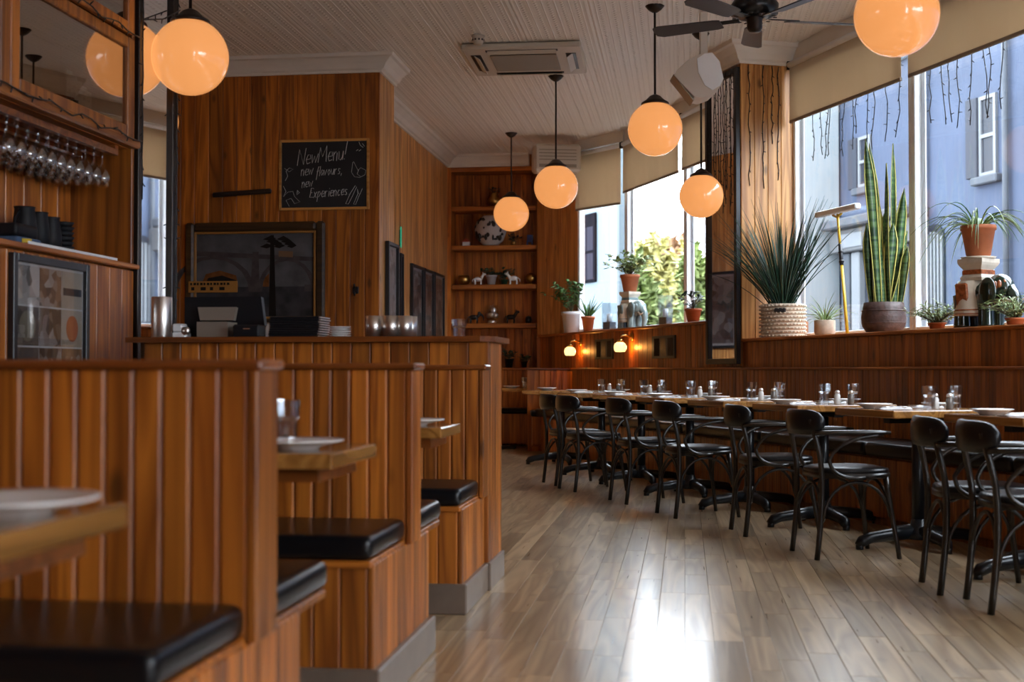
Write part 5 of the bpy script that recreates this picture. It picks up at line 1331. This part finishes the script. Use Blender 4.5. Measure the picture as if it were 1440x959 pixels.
# ------------------------------------------------------------------ ornaments in the niche
def nx(px, py, dy=.14):
    Y = YF+dy; X = xy(px, Y); return (X, Y)
SZ = [3.192, 2.667, 2.142, 1.622, 1.0305]
uN = 17.3/FPX
def nthing(name, px, sh, label, cat, dy=.14): X, Y = nx(px, 0, dy); return thing(name, label, cat, (X, Y, SZ[sh]))
t = nthing('brass_vase', 695, 0, 'brass vase with dried flowers on the top niche shelf', 'vase')
MB().lathe([(0,0),(.05,0),(.09,.05),(.10,.10),(.05,.16),(.06,.19),(.05,.19),(0,.15)], 18).build('vase', M['brass'], t); leafy(t, 24, .18, .10, M['leafdk'], .15, 51, .03, .05, 5)
t = nthing('floral_globe', 690, 1, 'large pale globe vase with dark leaf pattern behind the far lamp', 'vase', .08)
MB().lathe([(0,0),(.09,0),(.17,.07),(.215,.20),(.19,.32),(.12,.38),(.10,.40),(0,.40)], 28).build('globe', M['greypot'], t)
mb = MB(); rg = random.Random(5)
for k in range(34):
    a = rg.uniform(-2.8, -.3); zz = rg.uniform(.06, .34); rr_ = .205*math.sqrt(max(.05, 1-((zz-.2)/.22)**2))
    mb.ell((rr_*math.cos(a), rr_*math.sin(a), zz), (.03*rg.uniform(.5, 1.2), .02, .035*rg.uniform(.4, 1.3)), 6, 5)
mb.build('leaf_pattern', M['frame'], t)
t = nthing('toy_house', 656, 1, 'tiny white house figurine with red roof on the second shelf', 'figurine')
MB().box(-.05,.05,-.04,.04,0,.06,.004).build('walls', M['china'], t); MB().prism([(-.06,0),(.06,0),(0,.05)], -.045, .045, Matrix.Translation((0,0,.061)) @ Matrix.Rotation(PI/2,4,'X')).build('roof', mat('red_roof', (.4,.06,.02), .5), t)
t = nthing('blue_toy_chair', 745, 1, 'tiny blue toy chair at the right end of the second shelf', 'figurine')
bl_ = mat('toy_blue', (.02,.06,.22), .4)
MB().box(-.04,.04,-.04,.04,.05,.065).build('seat', bl_, t); MB().box(-.04,.04,.03,.042,.066,.15).build('back', bl_, t)
for x in (-.033,.033):
    for y in (-.033,.033): MB().box(x-.006,x+.006,y-.006,y+.006,0,.05).build('leg', bl_, t)
t = nthing('dried_bouquet', 722, 1, 'dark dried bouquet lying on the second shelf beside the globe vase', 'bouquet', .10)
MB().lathe([(0,0),(.03,0),(.04,.05),(.03,.06),(0,.05)], 12).build('holder', M['brass'], t); leafy(t, 40, .14, .12, M['frame'], .04, 53, .03, .06, 7)
t = nthing('brass_bowl', 652, 2, 'round brass bowl at the left end of the third shelf', 'bowl')
MB().lathe([(0,0),(.05,0),(.085,.04),(.09,.08),(.07,.13),(.065,.13),(.08,.08),(0,.03)], 20).build('bowl', M['brass'], t); MB().lathe([(.066,.1305),(.072,.134),(.066,.138)], 20).build('rim', M['brass'], t)
def animal(name, px, sh, label, m, k, trunk=False, neck=.5, flip=1):
    t = nthing(name, px, sh, label, 'figurine', .10); b = MB()
    b.ell((0,0,.085*k), (.065*k,.032*k,.034*k), 14, 8)
    for x in (-.045,.045):
        for y in (-.018,.018): b.tube([(x*k,y*k,0),(x*k+.004*k,y*k,.035*k),(x*k,y*k,.08*k)], [.009*k,.009*k,.014*k], 7)
    hx = flip*.085*k; hz = (.10+.06*neck)*k
    b.tube([(flip*.045*k,0,.09*k),(flip*.07*k,0,(.10+.03*neck)*k),(hx,0,hz)], [.026*k,.020*k,.018*k], 9); b.ell((hx+flip*.012*k,0,hz), (.028*k,.018*k,.018*k), 10, 7)
    if trunk: b.tube([(hx+flip*.03*k,0,hz),(hx+flip*.05*k,0,hz-.04*k),(hx+flip*.05*k,0,hz-.08*k)], [.012*k,.009*k,.006*k], 7)
    b.build('body', m, t)
    e = MB()
    for y in (-1,1): e.ell((hx-flip*.008*k, y*.016*k, hz+.018*k), (.006*k,.004*k,.014*k) if not trunk else (.02*k,.004*k,.026*k), 8, 6)
    e.build('ears', m, t); MB().tube([(-flip*.062*k,0,.095*k),(-flip*.085*k,0,.07*k),(-flip*.088*k,0,.04*k)], [.006*k,.005*k,.003*k], 6).build('tail', m, t)
animal('white_horse', 672, 2, 'small white horse figurine on the third niche shelf', M['china'], .9, False, 1.0)
animal('white_dog', 722, 2, 'small white dog figurine right of the plants on the third shelf', M['china'], 1.0, False, .8, -1)
t = nthing('shelf_plant', 691, 2, 'small dark plant in a white pot on the third niche shelf', 'plant')
MB().lathe(potprof(.05,.07,.13,.02), 18).build('pot', M['greypot'], t); leafy(t, 50, .14, .13, M['leafdk'], .11, 55, .04, .06, 8, (-.05, 0))
t = nthing('shelf_plant', 709, 2, 'green leafy plant in a dark pot on the third niche shelf', 'plant')
MB().lathe(potprof(.035,.05,.07,.01), 18).build('pot', M['leafdk'], t); leafy(t, 70, .18, .13, M['leafdk'], .06, 56, .04, .06, 9, (.03, 0))
t = nthing('brass_globe', 747, 2, 'brass globe ornament at the right end of the third shelf', 'ornament')
MB().ell((0,0,.085), .075, 18, 12).build('ball', M['brass'], t); MB().lathe([(0,0),(.04,0),(.03,.012),(0,.014)], 16).build('foot', M['brass'], t)
animal('black_elephant', 666, 3, 'small black elephant figurine on the lowest niche shelf', M['frame'], 1.0, True, .3)
animal('brown_horse', 718, 3, 'small brown horse figurine on the lowest niche shelf', M['dark'], 1.0, False, .9)
t = nthing('glass_cloche', 692, 3, 'round glass jar with steel balls on the lowest niche shelf', 'jar')
MB().lathe([(0,0),(.06,0),(.06,.03),(.045,.04),(0,.04)], 20).build('foot', M['steel'], t)
MB().lathe([(.05,.041),(.10,.08),(.12,.16),(.10,.24),(.085,.25),(.082,.245),(.096,.236),(.115,.16),(.096,.086),(.05,.045)], 22).build('glass', M['pane'], t)
for x, y, z in ((-.045,0,.11),(.045,.0,.11),(0,-.04,.115),(.0,.04,.12),(.02,0,.18)): MB().ell((x,y,z), .04, 14, 9).build('steel_ball', M['steel'], t)
t = nthing('black_jar', 743, 3, 'small black jar at the right end of the lowest niche shelf', 'jar')
MB().lathe([(0,0),(.04,0),(.045,.06),(.035,.075),(0,.075)], 16).build('jar', M['frame'], t); MB().lathe([(0,.0755),(.037,.0755),(.037,.09),(.012,.10),(0,.105)], 16).build('lid', M['frame'], t)
for px, k, lab in ((716, 1.0, 'larger dark potted plant on the ledge below the niche'), (737, .7, 'smaller dark potted plant on the ledge below the niche')):
    t = nthing('ledge_plant', px, 4, lab, 'plant', .04)
    MB().lathe(potprof(.045*k,.06*k,.12*k,.015), 18).build('pot', M['frame'], t); leafy(t, 60, .15*k, .12*k, M['leafdk'], .1*k, 60+px, .035, .055, 8)
q = sill(905, 4.985, 1.0215)

# ------------------------------------------------------------------ outdoors
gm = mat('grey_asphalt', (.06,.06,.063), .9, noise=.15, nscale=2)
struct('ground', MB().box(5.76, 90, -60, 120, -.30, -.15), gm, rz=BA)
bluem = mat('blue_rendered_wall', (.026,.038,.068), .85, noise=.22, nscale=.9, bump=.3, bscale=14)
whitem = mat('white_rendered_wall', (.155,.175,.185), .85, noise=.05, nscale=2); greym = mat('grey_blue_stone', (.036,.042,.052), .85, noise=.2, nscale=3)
darkglass = mat('dark_window_pane', (.014,.017,.024), .35, spec=.2)
OBL = 13.0; outwhite = mat('darkened_white_paint', (.11,.118,.128), .7)  # white darkened so the strong sky does not overexpose it
bld = thing('blue_building', 'blue rendered two storey building across the street', 'building', B(OBL, 0), BA)
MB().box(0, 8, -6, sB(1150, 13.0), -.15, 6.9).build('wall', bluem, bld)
MB().box(-.12, .0, -6, sB(1150, 13.0), 6.55, 6.75, .03).build('glare_band', mat('pale_blue_glare', (.06,.08,.10), .8, noise=.1), bld)  # pale strip standing in for sky glare along the wall top
def bwin(pxa, pxb, pyt, pyb, panes=2):
    s1, s0 = sB(pxa, OBL), sB(pxb, OBL); zt = zs(pyt, (pxa+pxb)/2, OBL); zb_ = zs(pyb, (pxa+pxb)/2, OBL)
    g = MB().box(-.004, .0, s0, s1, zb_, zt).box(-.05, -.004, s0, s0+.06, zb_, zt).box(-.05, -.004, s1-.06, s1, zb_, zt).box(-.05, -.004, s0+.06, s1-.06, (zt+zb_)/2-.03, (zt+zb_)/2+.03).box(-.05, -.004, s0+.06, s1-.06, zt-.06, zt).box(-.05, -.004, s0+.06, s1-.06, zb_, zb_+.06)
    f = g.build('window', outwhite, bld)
    for a, b in ((zb_+.06, (zt+zb_)/2-.03), ((zt+zb_)/2+.03, zt-.06)): MB().box(-.02, -.006, s0+.065, s1-.065, a+.004, b-.004).build('window_pane', darkglass, f)
    MB().box(-.14, -.002, s0-.12, s1+.12, zb_-.14, zb_-.005, .02).build('window_sill', greym, f)
    MB().box(-.09, -.002, s1, s1+.30, zb_, zt, .01).build('shutter_reveal', mat('dark_blue_reveal', (.010,.013,.022), .8), f)
bwin(1382, 1406, 132, 246); bwin(1211, 1228, 190, 262); bwin(1470, 1496, 90, 220)
# shop front further along
sa, sb_ = sB(1278, OBL-.3), sB(1186, OBL-.05)
zL = zs(300, 1230, OBL-.3)
MB().box(-.55, 0, sa-.2, sb_, zL-.18, zL, .03).build('shop_cornice', greym, bld)
MB().box(-.35, 0, sa-.2, sb_, zL-.62, zL-.19, .02).build('shop_fascia', mat('pale_grey_fascia', (.06,.062,.066), .8, noise=.08), bld)
MB().box(-.37, -.351, sB(1237, OBL), sB(1206, OBL), zL-.55, zL-.28, .01).build('shop_sign', outwhite, bld)
for px, m_ in ((1192, greym), (1206, outwhite), (1247, greym), (1274, greym)):
    s_ = sB(px, OBL-.2); MB().box(-.25, -.002, s_-.14, s_+.14, -.15, zL-.63, .02).build('pilaster', m_, bld)
dm = mat('dark_shop_door', (.010,.013,.021), .5)
MB().box(-.12, -.003, sB(1234, OBL), sB(1210, OBL), -.15, zL-.8, .01).build('door', dm, bld)
s_a, s_b = sB(1270, OBL), sB(1250, OBL); f = MB().box(-.10, -.003, s_a, s_b, .6, zL-.9, .01).build('shop_window', dm, bld)
for k in range(3): MB().box(-.115, -.101, s_a+(s_b-s_a)*(k+.08)/3, s_a+(s_b-s_a)*(k+.92)/3, .75, zL-1.0).build('window_pane', darkglass, f)
MB().box(-.12, -.102, sB(1262, OBL)-.02, sB(1262, OBL)+.3, 1.7, 2.3).build('poster', mat('pink_poster', (.09,.045,.045), .7), f)
# arched ground floor window near the mullion
s0, s1 = sB(1331, OBL), sB(1302, OBL); zt = zs(315, 1315, OBL)
mb = MB(); n = 10; cx = (s0+s1)/2; rx = (s1-s0)/2
poly = [(cx-rx, .8), (cx+rx, .8)]+[(cx+rx*math.cos(PI*i/n), zt-rx+rx*math.sin(PI*i/n)) for i in range(n+1)]
mb.add([(-.03, y, z) for y, z in poly]+[(-.003, y, z) for y, z in poly], [tuple(range(len(poly))), tuple(range(len(poly), 2*len(poly)))[::-1]]+[(i, (i+1) % len(poly), len(poly)+(i+1) % len(poly), len(poly)+i) for i in range(len(poly))])
f = mb.build('arched_window', darkglass, bld)
for k in range(6): MB().box(-.06, -.031, s0+(s1-s0)*(k+.5)/6-.02, s0+(s1-s0)*(k+.5)/6+.02, 1.9, zt-.25+.12*math.sin(PI*(k+.5)/6)).build('glazing_bar', outwhite, f)
MB().box(-.12, -.031, s0-.1, s1+.1, 1.80, 1.88).build('window_sill', greym, f)
s_ = sB(1422, OBL); MB().cyl((-.08, s_, -.1), (-.08, s_, 6.5), .05, n=10).build('drain_pipe', greym, bld)
MB().cyl((-.08, sB(1307, OBL), 1.0), (-.08, sB(1307, OBL), 6.3), .045, n=10).build('drain_pipe', greym, bld)
# white building corner, nearer
wbld = thing('white_building', 'bright white rendered building corner seen left of the squeegee', 'building', B(12.0, sB(1181, 12.95)), BA)
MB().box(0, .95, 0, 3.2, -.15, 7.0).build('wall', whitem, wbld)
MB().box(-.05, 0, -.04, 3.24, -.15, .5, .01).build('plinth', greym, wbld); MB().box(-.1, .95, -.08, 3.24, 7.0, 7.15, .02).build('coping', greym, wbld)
# parked car
car = thing('parked_car', 'pale blue grey car parked across the street', 'car', B(10.6, sB(1206, 10.6), -.15), BA)
cm = mat('car_paint', (.10,.12,.15), .25, coat=1.0)
mb = MB(); prof = [(-2.1,.35),(-2.1,.95),(-1.4,1.08),(-.75,1.62),(.7,1.68),(1.5,1.15),(2.05,1.0),(2.1,.4)]
mb.prism(prof, -.85, .85, Matrix.Rotation(PI/2, 4, 'Z') @ Matrix.Rotation(PI/2, 4, 'X')); mb.build('body', cm, car)
for sgn in (-1, 1):
    mb = MB().prism([(-1.2,1.12),(-.72,1.55),(.62,1.6),(1.25,1.16)], sgn*.855-.004, sgn*.855+.004, Matrix.Rotation(PI/2, 4, 'Z') @ Matrix.Rotation(PI/2, 4, 'X')); mb.build('side_window', darkglass, car)
    for y in (-1.3, 1.3):
        w_ = MB().cyl((sgn*.86-.1*sgn, y, .33), (sgn*.88, y, .33), .33, n=20).build('wheel', M['black'], car); MB().cyl((sgn*.885, y, .33), (sgn*.89, y, .33), .2, n=16).build('hub_cap', M['steel'], w_)
# pale facade with a shuttered window and the trees beyond, seen through the far windows
Zf = 26.0
p = at(871, 520, Zf)
pf_ = thing('pale_facade', 'pale blue white house facade with a dark shuttered window', 'building', (p[0], p[1], 0), BA+.12)
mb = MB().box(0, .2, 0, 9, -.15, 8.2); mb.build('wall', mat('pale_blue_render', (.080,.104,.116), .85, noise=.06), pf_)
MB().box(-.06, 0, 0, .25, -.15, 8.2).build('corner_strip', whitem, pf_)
fw = MB().box(-.06, -.004, 1.0, 1.72, 2.83, 4.28, .01).build('window', mat('dark_shutter', (.006,.006,.008), .9, spec=0.0), pf_)
for a, b in ((2.89, 3.44), (3.50, 4.0)):
    for y0 in (1.05, 1.38): MB().box(-.075, -.061, y0, y0+.29, a, b).build('shutter_pane', mat('grey_purple_pane', (.020,.019,.026), .9, spec=0.0), fw)
def tree(px, Z, top, R_, label, m, seed):
    p = at(px, 520, Z); t = thing('street_tree', label, 'tree', (p[0], p[1], -.15), 0, 'trees beyond the far windows'); rg = random.Random(seed)
    MB().tube([(0,0,0),(.05,0,top*.3),(0,.05,top*.6)], [.16,.12,.07], 8).build('trunk', M['stem'], t)
    mb = MB()
    for k in range(2600):
        a = rg.uniform(0, 2*PI); b = math.acos(rg.uniform(-1, 1)); r = rg.random()**.45
        lump = 1+.25*math.sin(3*a+seed)+.2*math.sin(5*b+seed*2)
        c = (R_*r*lump*math.sin(b)*math.cos(a), R_*r*lump*math.sin(b)*math.sin(a), top*.58+top*.42*r*lump*math.cos(b)*.95)
        mb.blade(c, rg.uniform(0, 6.28), rg.uniform(.3, 2.4), .011*Z, .0068*Z, .6, 2, .2, wprof=lambda q_: (.5, 1, .2)[int(round(q_*2))])
    mb.build('crown', m, t)
yl = mat('yellow_autumn_leaf', (.42,.38,.13), .7, noise=.3, nscale=3); yg = mat('yellow_green_leaf', (.26,.32,.10), .7, noise=.3, nscale=3); og = mat('orange_leaf', (.40,.24,.13), .7, noise=.3, nscale=3)
for i, (px, Z, hp2, m_, lab) in enumerate(((888, 30, 150, yg, 'yellow green tree beyond the far elephant stand'), (985, 36, 165, yg, 'green tree seen beside the pier mirror'), (917, 43, 168, yl, 'yellow autumn tree in the middle of the far window'), (962, 51, 162, yl, 'yellow tree behind the far mullion'), (941, 60, 188, og, 'orange tinted tree left of the far mullion'), (902, 70, 150, yl, 'pale yellow tree far behind the other trees'))):
    tree(px, Z, 1.15+hp2*Z/FPX, 34*Z/FPX, lab, m_, 70+i)
